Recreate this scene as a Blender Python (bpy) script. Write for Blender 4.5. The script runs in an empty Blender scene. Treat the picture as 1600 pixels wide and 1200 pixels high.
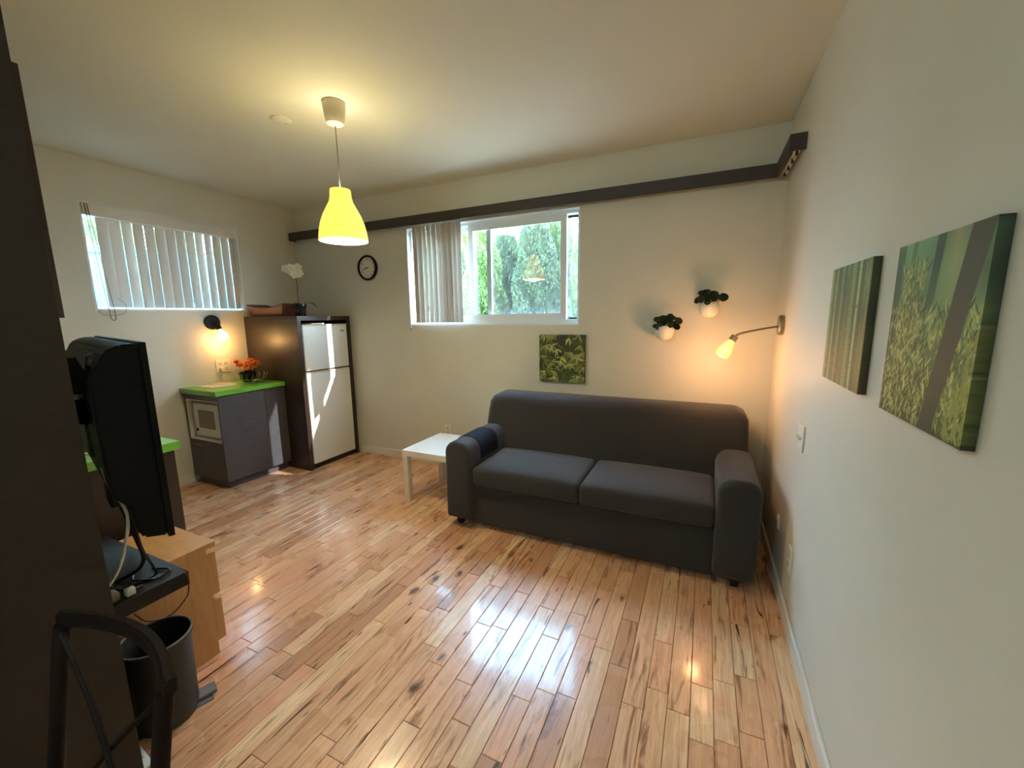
import bpy, bmesh, math, random
import numpy as np
from mathutils import Vector, Matrix
random.seed(7); RNG = np.random.RandomState(11)
PI = math.pi
S = bpy.context.scene
COL = S.collection

# ------------------------------------------------------------------ camera, sky, sun, exposure
F_PX, YAW, PITCH, ROLL, CAMZ = 641.29, -0.4375, -0.1618, -0.0130, 1.5215
fw = Vector((math.sin(YAW)*math.cos(PITCH), math.cos(YAW)*math.cos(PITCH), math.sin(PITCH)))
r0 = Vector((math.cos(YAW), -math.sin(YAW), 0)); u0 = r0.cross(fw)
cr = r0*math.cos(ROLL)+u0*math.sin(ROLL); cu = -r0*math.sin(ROLL)+u0*math.cos(ROLL)
cam = bpy.data.objects.new('camera', bpy.data.cameras.new('camera')); COL.objects.link(cam)
cam.data.sensor_width = 36; cam.data.lens = F_PX/1600*36; cam.data.clip_start = 0.05; cam.data.clip_end = 300
cam.matrix_world = Matrix(((cr.x, cu.x, -fw.x, 0), (cr.y, cu.y, -fw.y, 0), (cr.z, cu.z, -fw.z, CAMZ), (0, 0, 0, 1)))
S.camera = cam
def project(p):
    d = Vector(p)-Vector((0, 0, CAMZ)); z = d.dot(fw)
    return (800+F_PX*d.dot(cr)/z, 600-F_PX*d.dot(cu)/z, z)

S.view_settings.view_transform = 'Standard'; S.view_settings.look = 'None'
S.view_settings.gamma = 1.0; S.view_settings.use_curve_mapping = False
S.view_settings.exposure = 0.93
S.cycles.max_bounces = 10; S.cycles.diffuse_bounces = 6; S.cycles.transparent_max_bounces = 16
S.cycles.sample_clamp_indirect = 6.0; S.cycles.caustics_reflective = False; S.cycles.caustics_refractive = False
S.cycles.use_denoising = True
W = bpy.data.worlds.new('sky'); S.world = W; W.use_nodes = True
wn = W.node_tree.nodes; wl = W.node_tree.links
bg = wn['Background']; bg.inputs[1].default_value = 36.0
wtc = wn.new('ShaderNodeTexCoord'); wsep = wn.new('ShaderNodeSeparateXYZ'); wr = wn.new('ShaderNodeValToRGB')
wl.new(wtc.outputs['Generated'], wsep.inputs[0]); wl.new(wsep.outputs['Z'], wr.inputs[0])
wr.color_ramp.elements[0].position = 0.0; wr.color_ramp.elements[0].color = (0.80, 0.95, 1.0, 1)
wr.color_ramp.elements[1].position = 0.7; wr.color_ramp.elements[1].color = (0.36, 0.66, 1.0, 1)
wl.new(wr.outputs[0], bg.inputs[0])
sun = bpy.data.objects.new('sun', bpy.data.lights.new('sun', 'SUN')); COL.objects.link(sun)
sun.data.energy = 16.0; sun.data.angle = math.radians(0.6); sun.data.color = (1, 0.95, 0.86)
sun.rotation_euler = Vector((1, 0.36, 0.65)).to_track_quat('Z', 'Y').to_euler()
FILL_LAMP_W, PENDANT_W, WALL_LAMP_W, SCONCE_W = 24.0, 18.0, 4.0, 1.8

# ------------------------------------------------------------------ materials
def lin(c):
    return tuple(((v/255)/12.92 if v/255 <= 0.04045 else ((v/255+0.055)/1.055)**2.4) for v in c[:3])
class NT:
    def __init__(s, name):
        s.m = bpy.data.materials.new(name); s.m.use_nodes = True
        s.t = s.m.node_tree; s.n = s.t.nodes; s.l = s.t.links
        s.b = s.n['Principled BSDF']; s.out = s.n['Material Output']
    def new(s, kind, **kw):
        x = s.n.new('ShaderNode'+kind)
        for k, v in kw.items(): setattr(x, k, v)
        return x
    def ramp(s, fac, stops, interp='LINEAR'):
        r = s.new('ValToRGB'); e = r.color_ramp.elements; r.color_ramp.interpolation = interp
        while len(e) < len(stops): e.new(0.5)
        for k, (p, c) in enumerate(stops): e[k].position = p; e[k].color = (*c, 1)
        s.l.new(fac, r.inputs[0]); return r.outputs[0]
    def noise(s, vec, scale, detail=2.0, rough=0.5, dist=0.0):
        x = s.new('TexNoise'); x.inputs['Scale'].default_value = scale; x.inputs['Detail'].default_value = detail
        x.inputs['Roughness'].default_value = rough; x.inputs['Distortion'].default_value = dist
        if vec is not None: s.l.new(vec, x.inputs['Vector'])
        return x.outputs['Fac']
    def mapping(s, vec, scale=(1, 1, 1), loc=None):
        x = s.new('Mapping'); x.inputs['Scale'].default_value = scale; s.l.new(vec, x.inputs['Vector'])
        return x
    def mix(s, fac, a, b, blend='MIX'):
        x = s.new('Mix', data_type='RGBA', blend_type=blend)
        for sock, v in ((x.inputs[0], fac), (x.inputs[6], a), (x.inputs[7], b)):
            if isinstance(v, (int, float)): sock.default_value = v
            elif isinstance(v, tuple): sock.default_value = (*v[:3], 1)
            else: s.l.new(v, sock)
        return x.outputs[2]
    def bump(s, h, strength=0.2, dist=0.002):
        x = s.new('Bump'); x.inputs['Strength'].default_value = strength; x.inputs['Distance'].default_value = dist
        s.l.new(h, x.inputs['Height']); s.l.new(x.outputs[0], s.b.inputs['Normal'])

def mat(name, rgb, rough=0.5, metal=0.0, var=0.06, scale=30.0, bump=0.0, spec=None, stretch=(1, 1, 1), coat=0.0, sheen=0.0):
    t = NT(name); c = lin(rgb)
    tc = t.new('TexCoord'); v = t.mapping(tc.outputs['Object'], stretch).outputs[0]
    f = t.noise(v, scale, 3.0)
    lo = tuple(x*(1-var) for x in c); hi = tuple(min(1, x*(1+var)) for x in c)
    t.l.new(t.ramp(f, [(0.3, lo), (0.7, hi)]), t.b.inputs['Base Color'])
    t.b.inputs['Roughness'].default_value = rough; t.b.inputs['Metallic'].default_value = metal
    if spec is not None: t.b.inputs['Specular IOR Level'].default_value = spec
    if coat: t.b.inputs['Coat Weight'].default_value = coat; t.b.inputs['Coat Roughness'].default_value = 0.1
    if sheen: t.b.inputs['Sheen Weight'].default_value = sheen
    if bump: t.bump(f, bump)
    return t.m
def emit(name, rgb, strength, base=None):
    t = NT(name); c = lin(rgb)
    t.b.inputs['Base Color'].default_value = (*(lin(base) if base else c), 1)
    t.b.inputs['Emission Color'].default_value = (*c, 1); t.b.inputs['Emission Strength'].default_value = strength
    t.b.inputs['Roughness'].default_value = 0.4
    return t.m
def glass_mat(name, tint=(0.96, 0.99, 0.98), gloss=1.0):
    t = NT(name); tr = t.new('BsdfTransparent'); tr.inputs[0].default_value = (*tint, 1)
    gl = t.new('BsdfGlossy'); gl.inputs['Roughness'].default_value = 0.01
    lw = t.new('LayerWeight'); lw.inputs[0].default_value = 0.5
    pw = t.new('Math', operation='POWER'); pw.inputs[1].default_value = 5.0; t.l.new(lw.outputs['Facing'], pw.inputs[0])
    ma = t.new('Math', operation='MULTIPLY_ADD'); ma.inputs[1].default_value = 0.95; ma.inputs[2].default_value = 0.04*gloss
    mx = t.new('MixShader'); t.l.new(pw.outputs[0], ma.inputs[0]); t.l.new(ma.outputs[0], mx.inputs[0])
    t.l.new(tr.outputs[0], mx.inputs[1]); t.l.new(gl.outputs[0], mx.inputs[2]); t.l.new(mx.outputs[0], t.out.inputs[0])
    return t.m
def veil_mat(name, rgb, cover):
    t = NT(name); tr = t.new('BsdfTransparent'); df = t.new('BsdfDiffuse'); df.inputs[0].default_value = (*lin(rgb), 1)
    mx = t.new('MixShader'); mx.inputs[0].default_value = cover
    t.l.new(tr.outputs[0], mx.inputs[1]); t.l.new(df.outputs[0], mx.inputs[2]); t.l.new(mx.outputs[0], t.out.inputs[0])
    return t.m
def translucent_mat(name, rgb, amount=0.35, rough=0.5, trans=None):
    t = NT(name); c = lin(rgb); t.b.inputs['Base Color'].default_value = (*c, 1); t.b.inputs['Roughness'].default_value = rough
    tl = t.new('BsdfTranslucent'); tl.inputs[0].default_value = (*(lin(trans) if trans else c), 1)
    mx = t.new('MixShader'); mx.inputs[0].default_value = amount
    t.l.new(t.b.outputs[0], mx.inputs[1]); t.l.new(tl.outputs[0], mx.inputs[2]); t.l.new(mx.outputs[0], t.out.inputs[0])
    return t.m
def wood_grain(name, dark, light, rough, axis_stretch, scale=9.0, coat=0.0):
    t = NT(name); tc = t.new('TexCoord'); v = t.mapping(tc.outputs['Object'], axis_stretch).outputs[0]
    f = t.noise(v, scale, 6.0, 0.6, 0.4)
    t.l.new(t.ramp(f, [(0.3, lin(dark)), (0.7, lin(light))]), t.b.inputs['Base Color'])
    t.b.inputs['Roughness'].default_value = rough
    if coat: t.b.inputs['Coat Weight'].default_value = coat; t.b.inputs['Coat Roughness'].default_value = 0.15
    t.bump(f, 0.08, 0.001)
    return t.m
def floor_wood():
    t = NT('hardwood_planks')
    at = t.new('Attribute', attribute_name='plank_seed'); geo = t.new('NewGeometry')
    cmb = t.new('CombineXYZ'); [t.l.new(at.outputs['Fac'], cmb.inputs[q]) for q in range(3)]
    sc = t.new('VectorMath', operation='SCALE'); sc.inputs['Scale'].default_value = 37.0; t.l.new(cmb.outputs[0], sc.inputs[0])
    ad = t.new('VectorMath', operation='ADD'); t.l.new(geo.outputs['Position'], ad.inputs[0]); t.l.new(sc.outputs[0], ad.inputs[1])
    P = ad.outputs[0]
    tone = t.ramp(at.outputs['Fac'], [(0.0, lin((190, 140, 104))), (0.10, lin((212, 160, 122))), (0.35, lin((238, 186, 144))), (0.6, lin((236, 176, 136))),
                                      (0.8, lin((246, 200, 154))), (1.0, lin((250, 212, 168)))])
    g = t.noise(t.mapping(P, (26, 1.5, 5)).outputs[0], 2.2, 6.0, 0.62, 0.8)
    c = t.mix(t.ramp(g, [(0.36, (0.55,)*3), (0.62, (0, 0, 0))]), tone, lin((190, 138, 96)))
    fine = t.noise(t.mapping(P, (170, 5, 20)).outputs[0], 2.0, 3.0)
    c = t.mix(t.ramp(fine, [(0.35, (0.25,)*3), (0.6, (0, 0, 0))]), c, lin((150, 100, 64)))
    bl = t.noise(t.mapping(P, (5, 2.2, 3)).outputs[0], 2.0, 2.0)
    c = t.mix(t.ramp(bl, [(0.56, (0, 0, 0)), (0.72, (0.5,)*3)]), c, lin((210, 144, 110)))
    st = t.noise(t.mapping(P, (11, 1.35, 3)).outputs[0], 1.5, 5.0, 0.62, 1.2)
    c = t.mix(t.ramp(st, [(0.57, (0, 0, 0)), (0.62, (0.5,)*3), (0.69, (0.92,)*3)]), c, lin((122, 70, 36)))
    st2 = t.noise(t.mapping(P, (20, 2.2, 3)).outputs[0], 1.2, 3.0, 0.5, 1.5)
    c = t.mix(t.ramp(st2, [(0.66, (0, 0, 0)), (0.70, (0.95,)*3)]), c, lin((74, 40, 20)))
    vo = t.new('TexVoronoi'); vo.voronoi_dimensions = '2D'; vo.inputs['Scale'].default_value = 1.0
    wob = t.noise(t.mapping(P, (40, 30, 9)).outputs[0], 1.0, 2.0); sv = t.new('VectorMath', operation='ADD')
    wc = t.new('CombineXYZ'); wq = t.new('Math', operation='MULTIPLY'); wq.inputs[1].default_value = 0.16; t.l.new(wob, wq.inputs[0]); t.l.new(wq.outputs[0], wc.inputs[0]); t.l.new(wq.outputs[0], wc.inputs[1])
    t.l.new(t.mapping(P, (5.0, 2.8, 1)).outputs[0], sv.inputs[0]); t.l.new(wc.outputs[0], sv.inputs[1]); t.l.new(sv.outputs[0], vo.inputs['Vector'])
    vr = t.new('SeparateColor'); t.l.new(vo.outputs['Color'], vr.inputs[0])
    vd = t.new('Math', operation='MULTIPLY_ADD'); vd.inputs[1].default_value = 0.30; t.l.new(vr.outputs[0], vd.inputs[0]); t.l.new(vo.outputs['Distance'], vd.inputs[2])
    c = t.mix(t.ramp(vd.outputs[0], [(0.062, (0.95,)*3), (0.085, (0.6,)*3), (0.15, (0, 0, 0))]), c, lin((74, 40, 22)))
    t.l.new(c, t.b.inputs['Base Color'])
    rg = t.noise(geo.outputs['Position'], 3.0, 3.0)
    mr = t.new('MapRange'); mr.inputs['To Min'].default_value = 0.22; mr.inputs['To Max'].default_value = 0.34
    t.l.new(rg, mr.inputs[0]); t.l.new(mr.outputs[0], t.b.inputs['Roughness'])
    t.b.inputs['Coat Weight'].default_value = 0.45; t.b.inputs['Coat Roughness'].default_value = 0.09
    t.bump(t.noise(t.mapping(P, (14, 2.5, 1)).outputs[0], 2.5, 2.0), 0.12, 0.004)
    return t.m
def vcol_mat(name, rough=0.6):
    t = NT(name); a = t.new('Attribute', attribute_name='print'); t.l.new(a.outputs['Color'], t.b.inputs['Base Color'])
    t.b.inputs['Roughness'].default_value = rough
    tc = t.new('TexCoord'); t.bump(t.noise(tc.outputs['Object'], 900.0), 0.05, 0.0005)
    return t.m

M = {}
M['wall'] = mat('wall_paint', (212, 211, 199), 0.55, var=0.02, scale=3.0)
M['ceiling'] = mat('ceiling_paint', (218, 220, 207), 0.7, var=0.015, scale=2.0)
M['trim'] = mat('white_trim', (222, 220, 212), 0.4, var=0.02)
M['vinyl'] = mat('white_vinyl', (222, 234, 240), 0.35, var=0.01)
M['floor'] = floor_wood()
M['subfloor'] = mat('dark_subfloor', (48, 28, 16), 0.9)
M['wenge'] = wood_grain('wenge_wood', (34, 24, 21), (58, 43, 37), 0.36, (2, 2, 30), 6.0)
M['wenge_matte'] = wood_grain('wenge_panel', (36, 27, 19), (46, 35, 25), 0.7, (2, 2, 30), 6.0)
M['wenge_h'] = wood_grain('wenge_front', (58, 56, 63), (84, 81, 88), 0.42, (2, 2, 40), 5.0)
M['valance'] = wood_grain('dark_valance_wood', (42, 35, 33), (60, 50, 47), 0.5, (3, 3, 30), 5.0)
M['green'] = mat('green_laminate', (108, 176, 62), 0.28, var=0.05, scale=8.0)
M['white'] = mat('white_plastic', (226, 226, 218), 0.35, var=0.01)
M['enamel'] = mat('white_enamel', (222, 226, 222), 0.3, var=0.01)
M['lacquer'] = mat('white_lacquer', (235, 233, 225), 0.25, var=0.01)
M['offwhite'] = mat('cream_plastic', (214, 204, 176), 0.4, var=0.02)
M['sofa'] = mat('charcoal_fabric', (52, 50, 50), 0.9, var=0.14, scale=700.0, bump=0.25, spec=0.2, sheen=0.15)
M['throw'] = mat('navy_black_cloth', (24, 25, 33), 0.92, var=0.15, scale=500.0, bump=0.2, spec=0.15)
M['black'] = mat('black_plastic', (20, 19, 19), 0.5, var=0.06, spec=0.3)
M['blackgloss'] = mat('black_gloss', (12, 12, 13), 0.16, var=0.05)
M['tvplastic'] = mat('tv_black_plastic', (5, 5, 5), 0.5, var=0.05, spec=0.16)
M['screen'] = mat('dark_screen', (8, 8, 10), 0.08, var=0.02)
M['binplastic'] = mat('dark_bin_plastic', (40, 42, 44), 0.5, var=0.06)
M['greyplastic'] = mat('grey_plastic', (110, 112, 118), 0.5)
M['beech'] = wood_grain('birch_veneer', (190, 140, 84), (206, 158, 102), 0.4, (2, 14, 2), 4.0)
M['chairwood'] = wood_grain('dark_chair_wood', (20, 13, 10), (32, 22, 17), 0.7, (4, 4, 4), 6.0)
M['chairwood'].node_tree.nodes['Principled BSDF'].inputs['Specular IOR Level'].default_value = 0.15
M['nickel'] = mat('brushed_nickel', (150, 138, 120), 0.32, metal=0.9, var=0.05)
M['chrome'] = mat('chrome_wire', (210, 210, 210), 0.15, metal=1.0, var=0.02)
M['steel'] = mat('steel_sink', (170, 150, 125), 0.35, metal=0.8, var=0.03)
M['ceramic'] = mat('white_ceramic', (232, 228, 220), 0.35, var=0.01)
M['leaf'] = mat('dark_leaf', (38, 62, 34), 0.4, var=0.3, scale=40.0)
M['leaf2'] = mat('olive_leaf', (70, 84, 36), 0.45, var=0.3, scale=40.0)
M['petal'] = mat('white_petal', (246, 243, 228), 0.6, var=0.03)
M['orange'] = mat('orange_petal', (250, 164, 84), 0.6, var=0.22, scale=60.0)
M['stemmat'] = mat('brown_stem', (62, 46, 28), 0.6)
M['basket'] = wood_grain('reddish_basket_wood', (92, 52, 30), (124, 74, 44), 0.5, (6, 2, 20), 6.0)
M['slat'] = translucent_mat('beige_blind_vinyl', (200, 190, 178), 0.07, 0.5, (226, 212, 198))
M['glass'] = glass_mat('window_glass', (0.97, 0.995, 1.0), 2.2)
M['greyveil'] = veil_mat('grey_veil', (150, 150, 156), 0.3)
M['shade'] = emit('lit_yellow_shade', (255, 214, 84), 0.68, (240, 220, 150))
M['shade_in'] = emit('lit_shade_inside', (255, 234, 136), 0.8, (250, 235, 180))
M['opal'] = emit('lit_opal_glass', (255, 214, 116), 0.50, (170, 156, 118))
M['bulb'] = emit('lit_bulb', (255, 206, 128), 6.0)
M['filllamp'] = emit('lit_fill_diffuser', (255, 244, 226), 2.0)
M['hedge'] = translucent_mat('cedar_foliage', (82, 100, 72), 0.25, 0.6, (112, 136, 78))
M['hedge2'] = translucent_mat('bright_foliage', (98, 120, 66), 0.3, 0.6, (140, 166, 80))
M['bark'] = mat('bark', (120, 100, 82), 0.9, var=0.3)
M['soil'] = mat('garden_soil', (150, 128, 112), 0.95, var=0.25, scale=4.0)
M['cyanfence'] = mat('pale_blue_painted_boards', (14, 104, 124), 0.6, var=0.03)
M['housewall'] = mat('house_render', (226, 214, 200), 0.8, var=0.03)
M['roof'] = mat('terracotta_roof', (214, 158, 124), 0.8, var=0.1)
M['blueplastic'] = mat('blue_plastic', (62, 130, 220), 0.4)
M['paper'] = mat('white_paper', (226, 224, 214), 0.7, var=0.03)
M['print'] = vcol_mat('canvas_print')
M['greycloth'] = mat('grey_mesh_cloth', (120, 112, 100), 0.9, var=0.25, scale=150.0)
M['mwglass'] = mat('grey_oven_window', (138, 132, 118), 0.3, var=0.08, scale=200.0)
M['redcord'] = mat('brown_cord', (66, 30, 16), 0.5)
M['beigestone'] = mat('beige_backsplash', (156, 138, 112), 0.5, var=0.06)

# ------------------------------------------------------------------ builders
def bm_obj(name, bm, m, parent=None, smooth=False, kind=None):
    me = bpy.data.meshes.new(name); bm.normal_update(); bm.to_mesh(me); bm.free()
    for mm in (m if isinstance(m, (list, tuple)) else [m]): me.materials.append(mm)
    if smooth:
        for p in me.polygons: p.use_smooth = True
    o = bpy.data.objects.new(name, me); COL.objects.link(o)
    if parent is not None: o.parent = parent
    if kind: o['kind'] = kind
    return o
def tag(o, label=None, cat=None, group=None, kind=None):
    if label: o['label'] = label
    if cat: o['category'] = cat
    if group: o['group'] = group
    if kind: o['kind'] = kind
    return o
def thing(name, label, cat, loc=(0, 0, 0), group=None, rz=0.0):
    o = bpy.data.objects.new(name, None); COL.objects.link(o); o.location = loc; o.rotation_euler = (0, 0, rz)
    o.empty_display_size = 0.05
    return tag(o, label, cat, group)
def add_box(bm, a, b, bevel=0.0, seg=2):
    """box from corner a to corner b"""
    a = Vector(a); b = Vector(b)
    res = bmesh.ops.create_cube(bm, size=1.0, matrix=Matrix.Translation((a+b)/2) @ Matrix.Diagonal((*(abs(x) for x in (b-a)), 1)))
    vs = res['verts']
    if bevel > 0:
        es = list({e for v in vs for e in v.link_edges})
        bmesh.ops.bevel(bm, geom=es, offset=bevel, segments=seg, profile=0.5, affect='EDGES', clamp_overlap=True)
def box(name, a, b, m, parent=None, bevel=0.0, seg=2, smooth=None, kind=None):
    bm = bmesh.new(); add_box(bm, a, b, bevel, seg)
    return bm_obj(name, bm, m, parent, smooth=(bevel > 0 and seg > 2) if smooth is None else smooth, kind=kind)
def soft(o, ang=40):
    me = o.data
    for p in me.polygons: p.use_smooth = True
    try: me.set_sharp_from_angle(angle=math.radians(ang))
    except Exception: pass
    return o
def lathe_bm(prof, n=32, bm=None, mtx=Matrix(), closed=False):
    bm = bm or bmesh.new(); rings = []
    for (r, z) in prof:
        if r < 1e-6: rings.append([bm.verts.new(mtx @ Vector((0, 0, z)))])
        else: rings.append([bm.verts.new(mtx @ Vector((r*math.cos(2*PI*k/n), r*math.sin(2*PI*k/n), z))) for k in range(n)])
    for a, b in zip(rings, rings[1:]):
        for k in range(n):
            k2 = (k+1) % n
            if len(a) == 1 and len(b) == 1: continue
            if len(a) == 1: bm.faces.new((a[0], b[k2], b[k]))
            elif len(b) == 1: bm.faces.new((a[k], a[k2], b[0]))
            else: bm.faces.new((a[k], a[k2], b[k2], b[k]))
    return bm
def lathe(name, prof, m, parent=None, n=32, mtx=Matrix(), ang=40):
    bm = lathe_bm(prof, n, None, mtx); bmesh.ops.recalc_face_normals(bm, faces=bm.faces)
    return soft(bm_obj(name, bm, m, parent), ang)
def aim(direction, loc=(0, 0, 0)):
    return Matrix.Translation(loc) @ Vector(direction).to_track_quat('Z', 'Y').to_matrix().to_4x4()
def tube_bm(pts, r, n=8, bm=None, cap=True):
    bm = bm or bmesh.new(); pts = [Vector(p) for p in pts]; rings = []
    rr = r if isinstance(r, (list, tuple)) else [r]*len(pts)
    up = Vector((0.13, 0.21, 0.97))
    for i, p in enumerate(pts):
        t = (pts[min(i+1, len(pts)-1)]-pts[max(i-1, 0)]).normalized()
        x = t.cross(up)
        if x.length < 1e-4: x = t.cross(Vector((1, 0, 0)))
        x.normalize(); y = x.cross(t); 
        rings.append([bm.verts.new(p+(x*math.cos(2*PI*k/n)+y*math.sin(2*PI*k/n))*rr[i]) for k in range(n)])
    for a, b in zip(rings, rings[1:]):
        for k in range(n): bm.faces.new((a[k], a[(k+1) % n], b[(k+1) % n], b[k]))
    if cap: bm.faces.new(rings[0][::-1]); bm.faces.new(rings[-1])
    return bm
def spline(pts, n=8):
    P = [Vector(p) for p in pts]; out = []
    for i in range(len(P)-1):
        p0, p1, p2, p3 = P[max(i-1, 0)], P[i], P[i+1], P[min(i+2, len(P)-1)]
        for k in range(n):
            t = k/n; t2 = t*t; t3 = t2*t
            out.append(0.5*((2*p1)+(p2-p0)*t+(2*p0-5*p1+4*p2-p3)*t2+(3*p1-p0-3*p2+p3)*t3))
    out.append(P[-1]); return out
def tube(name, pts, r, m, parent=None, n=8, smooth=True):
    bm = tube_bm(pts, r, n); bmesh.ops.recalc_face_normals(bm, faces=bm.faces)
    return soft(bm_obj(name, bm, m, parent), 50)
def prism_bm(poly, axis, a, b, bm=None):
    """extrude a 2-D polygon along an axis (0,1,2) from a to b; poly holds the other two coordinates in order"""
    bm = bm or bmesh.new(); oth = [k for k in range(3) if k != axis]
    def P(q, v):
        w = [0, 0, 0]; w[axis] = v; w[oth[0]] = q[0]; w[oth[1]] = q[1]; return bm.verts.new(w)
    A = [P(q, a) for q in poly]; B = [P(q, b) for q in poly]
    bm.faces.new(A); bm.faces.new(B[::-1])
    for k in range(len(poly)):
        k2 = (k+1) % len(poly); bm.faces.new((A[k], B[k], B[k2], A[k2]))
    bmesh.ops.recalc_face_normals(bm, faces=bm.faces)
    return bm
def frame_bm(axis, a, b, outer, inner, bm=None):
    """rectangular ring of full depth a..b along axis; outer/inner = (u0,u1,v0,v1)"""
    bm = bm or bmesh.new(); oth = [k for k in range(3) if k != axis]
    def V(u, v, w):
        q = [0, 0, 0]; q[axis] = w; q[oth[0]] = u; q[oth[1]] = v; return bm.verts.new(q)
    def ring(r, w): return [V(r[0], r[2], w), V(r[1], r[2], w), V(r[1], r[3], w), V(r[0], r[3], w)]
    Oa, Ob, Ia, Ib = ring(outer, a), ring(outer, b), ring(inner, a), ring(inner, b)
    for k in range(4):
        j = (k+1) % 4
        bm.faces.new((Oa[k], Oa[j], Ia[j], Ia[k])); bm.faces.new((Ob[k], Ib[k], Ib[j], Ob[j]))
        bm.faces.new((Oa[k], Ob[k], Ob[j], Oa[j])); bm.faces.new((Ia[k], Ia[j], Ib[j], Ib[k]))
    bmesh.ops.recalc_face_normals(bm, faces=bm.faces)
    return bm
def copy_tree(o, parent=None, label=None):
    c = o.copy(); COL.objects.link(c)
    if parent is not None: c.parent = parent
    if label: c['label'] = label
    for ch in list(o.children): copy_tree(ch, c)
    return c

# ------------------------------------------------------------------ room shell
XL, XR, YB, YF, H = -4.3505, 0.4465, 3.4212, -1.9, 2.76
BW = (-2.743, -0.966, 1.447, 2.405)       # window in the back wall: x0 x1 z0 z1
LW = (1.593, 2.773, 1.613, 2.437)         # window in the left wall: y0 y1 z0 z1
st = lambda o: tag(o, kind='structure')
st(bm_obj('wall_back', frame_bm(1, YB, YB+0.14, (XL-0.2, XR+0.2, -0.1, H), BW), M['wall']))
st(bm_obj('wall_left', frame_bm(0, XL-0.2, XL, (YF, YB, -0.1, H), LW), M['wall']))
st(box('wall_right', (XR, YF, -0.1), (XR+0.2, YB, H), M['wall']))
st(box('wall_front', (XL-0.2, YF-0.2, -0.1), (XR+0.2, YF, H), M['wall']))
st(box('wall_kitchen', (XL, 0.40, 0), (-2.0, 0.46, H), M['wall']))
st(box('ceiling', (XL-0.2, YF-0.2, H), (XR+0.2, YB+0.2, H+0.15), M['ceiling']))
def baseboard(name, a, b): st(box(name, a, b, M['trim'], bevel=0.004))
baseboard('baseboard_back', (-3.535, YB-0.014, 0), (XR, YB, 0.088))
baseboard('baseboard_right', (XR-0.014, YF, 0), (XR, YB-0.014, 0.088))
baseboard('baseboard_left', (XL, 1.20, 0), (XL+0.014, 2.08, 0.088))

# floor: every board a piece of its own
floor = st(box('floor', (XL-0.2, YF-0.2, -0.15), (XR+0.2, YB+0.2, -0.0155), M['subfloor']))
PW = 0.083
def plank_bm(bm, lay, x0, x1, y0, y1, seed, dz):
    g = 0.0009; ch = 0.0016
    x0 += g; x1 -= g; y0 += g; y1 -= g
    t = [(x0+ch, y0+ch), (x1-ch, y0+ch), (x1-ch, y1-ch), (x0+ch, y1-ch)]; b = [(x0, y0), (x1, y0), (x1, y1), (x0, y1)]
    T = [bm.verts.new((x, y, dz)) for x, y in t]; B = [bm.verts.new((x, y, dz-ch)) for x, y in b]; D = [bm.verts.new((x, y, -0.015)) for x, y in b]
    fs = [bm.faces.new(T)]
    for k in range(4):
        j = (k+1) % 4
        fs.append(bm.faces.new((B[k], B[j], T[j], T[k]))); fs.append(bm.faces.new((D[k], D[j], B[j], B[k])))
    for f in fs: f[lay] = seed
boards = []
k0 = int(math.floor((XL-0.032)/PW)); k1 = int(math.ceil((XR-0.032)/PW))
for k in range(k0, k1):
    x0 = max(XL, 0.032+k*PW); x1 = min(XR, 0.032+(k+1)*PW)
    if x1-x0 < 0.01: continue
    y = YF-random.random()*0.5
    while y < YB:
        L = random.choice((0.28, 0.36, 0.45, 0.5, 0.6, 0.7, 0.85, 1.0, 1.15))*random.uniform(0.9, 1.1)
        if YB-(y+L) < 0.12: L = YB-y
        a, b = max(y, YF), min(y+L, YB)
        if b-a > 0.02: boards.append((x0, x1, a, b, random.random(), random.uniform(-0.0006, 0.0)))
        y += L
def board_rank(B):
    x0, x1, a, b = B[:4]; cx, cy = (x0+x1)/2, (a+b)/2
    if -1.62 < cx < 0.30 and 2.45 < cy: return 0
    if cx < -3.56 and cy > 2.74 or cx < -3.85 and cy > 2.1: return 0
    if cx < -2.5 and cy < 1.15 or cx < -1.45 and cy < 0.5: return 0
    ps = []
    for p in ((x0, a), (x1, a), (x1, b), (x0, b)):
        d = Vector((p[0], p[1], -CAMZ))
        if d.dot(fw) < 0.1: return 0
        q = project((p[0], p[1], 0)); ps.append((min(max(q[0], 210), 1290), min(max(q[1], 0), 1200)))
    ar = 0
    for i in range(4):
        j = (i+1) % 4; ar += ps[i][0]*ps[j][1]-ps[j][0]*ps[i][1]
    return abs(ar)/2
order = sorted(range(len(boards)), key=lambda i: -board_rank(boards[i]))
single = set(i for i in order[:292] if board_rank(boards[i]) > 4)
rest = bmesh.new(); rlay = rest.faces.layers.float.new('plank_seed')
for i, B in enumerate(boards):
    if i in single:
        bm = bmesh.new(); lay = bm.faces.layers.float.new('plank_seed'); plank_bm(bm, lay, *B)
        bm_obj('floor_plank', bm, M['floor'], floor)
    else: plank_bm(rest, rlay, *B)
bm_obj('planks', rest, M['floor'], floor, kind='stuff')

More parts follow.
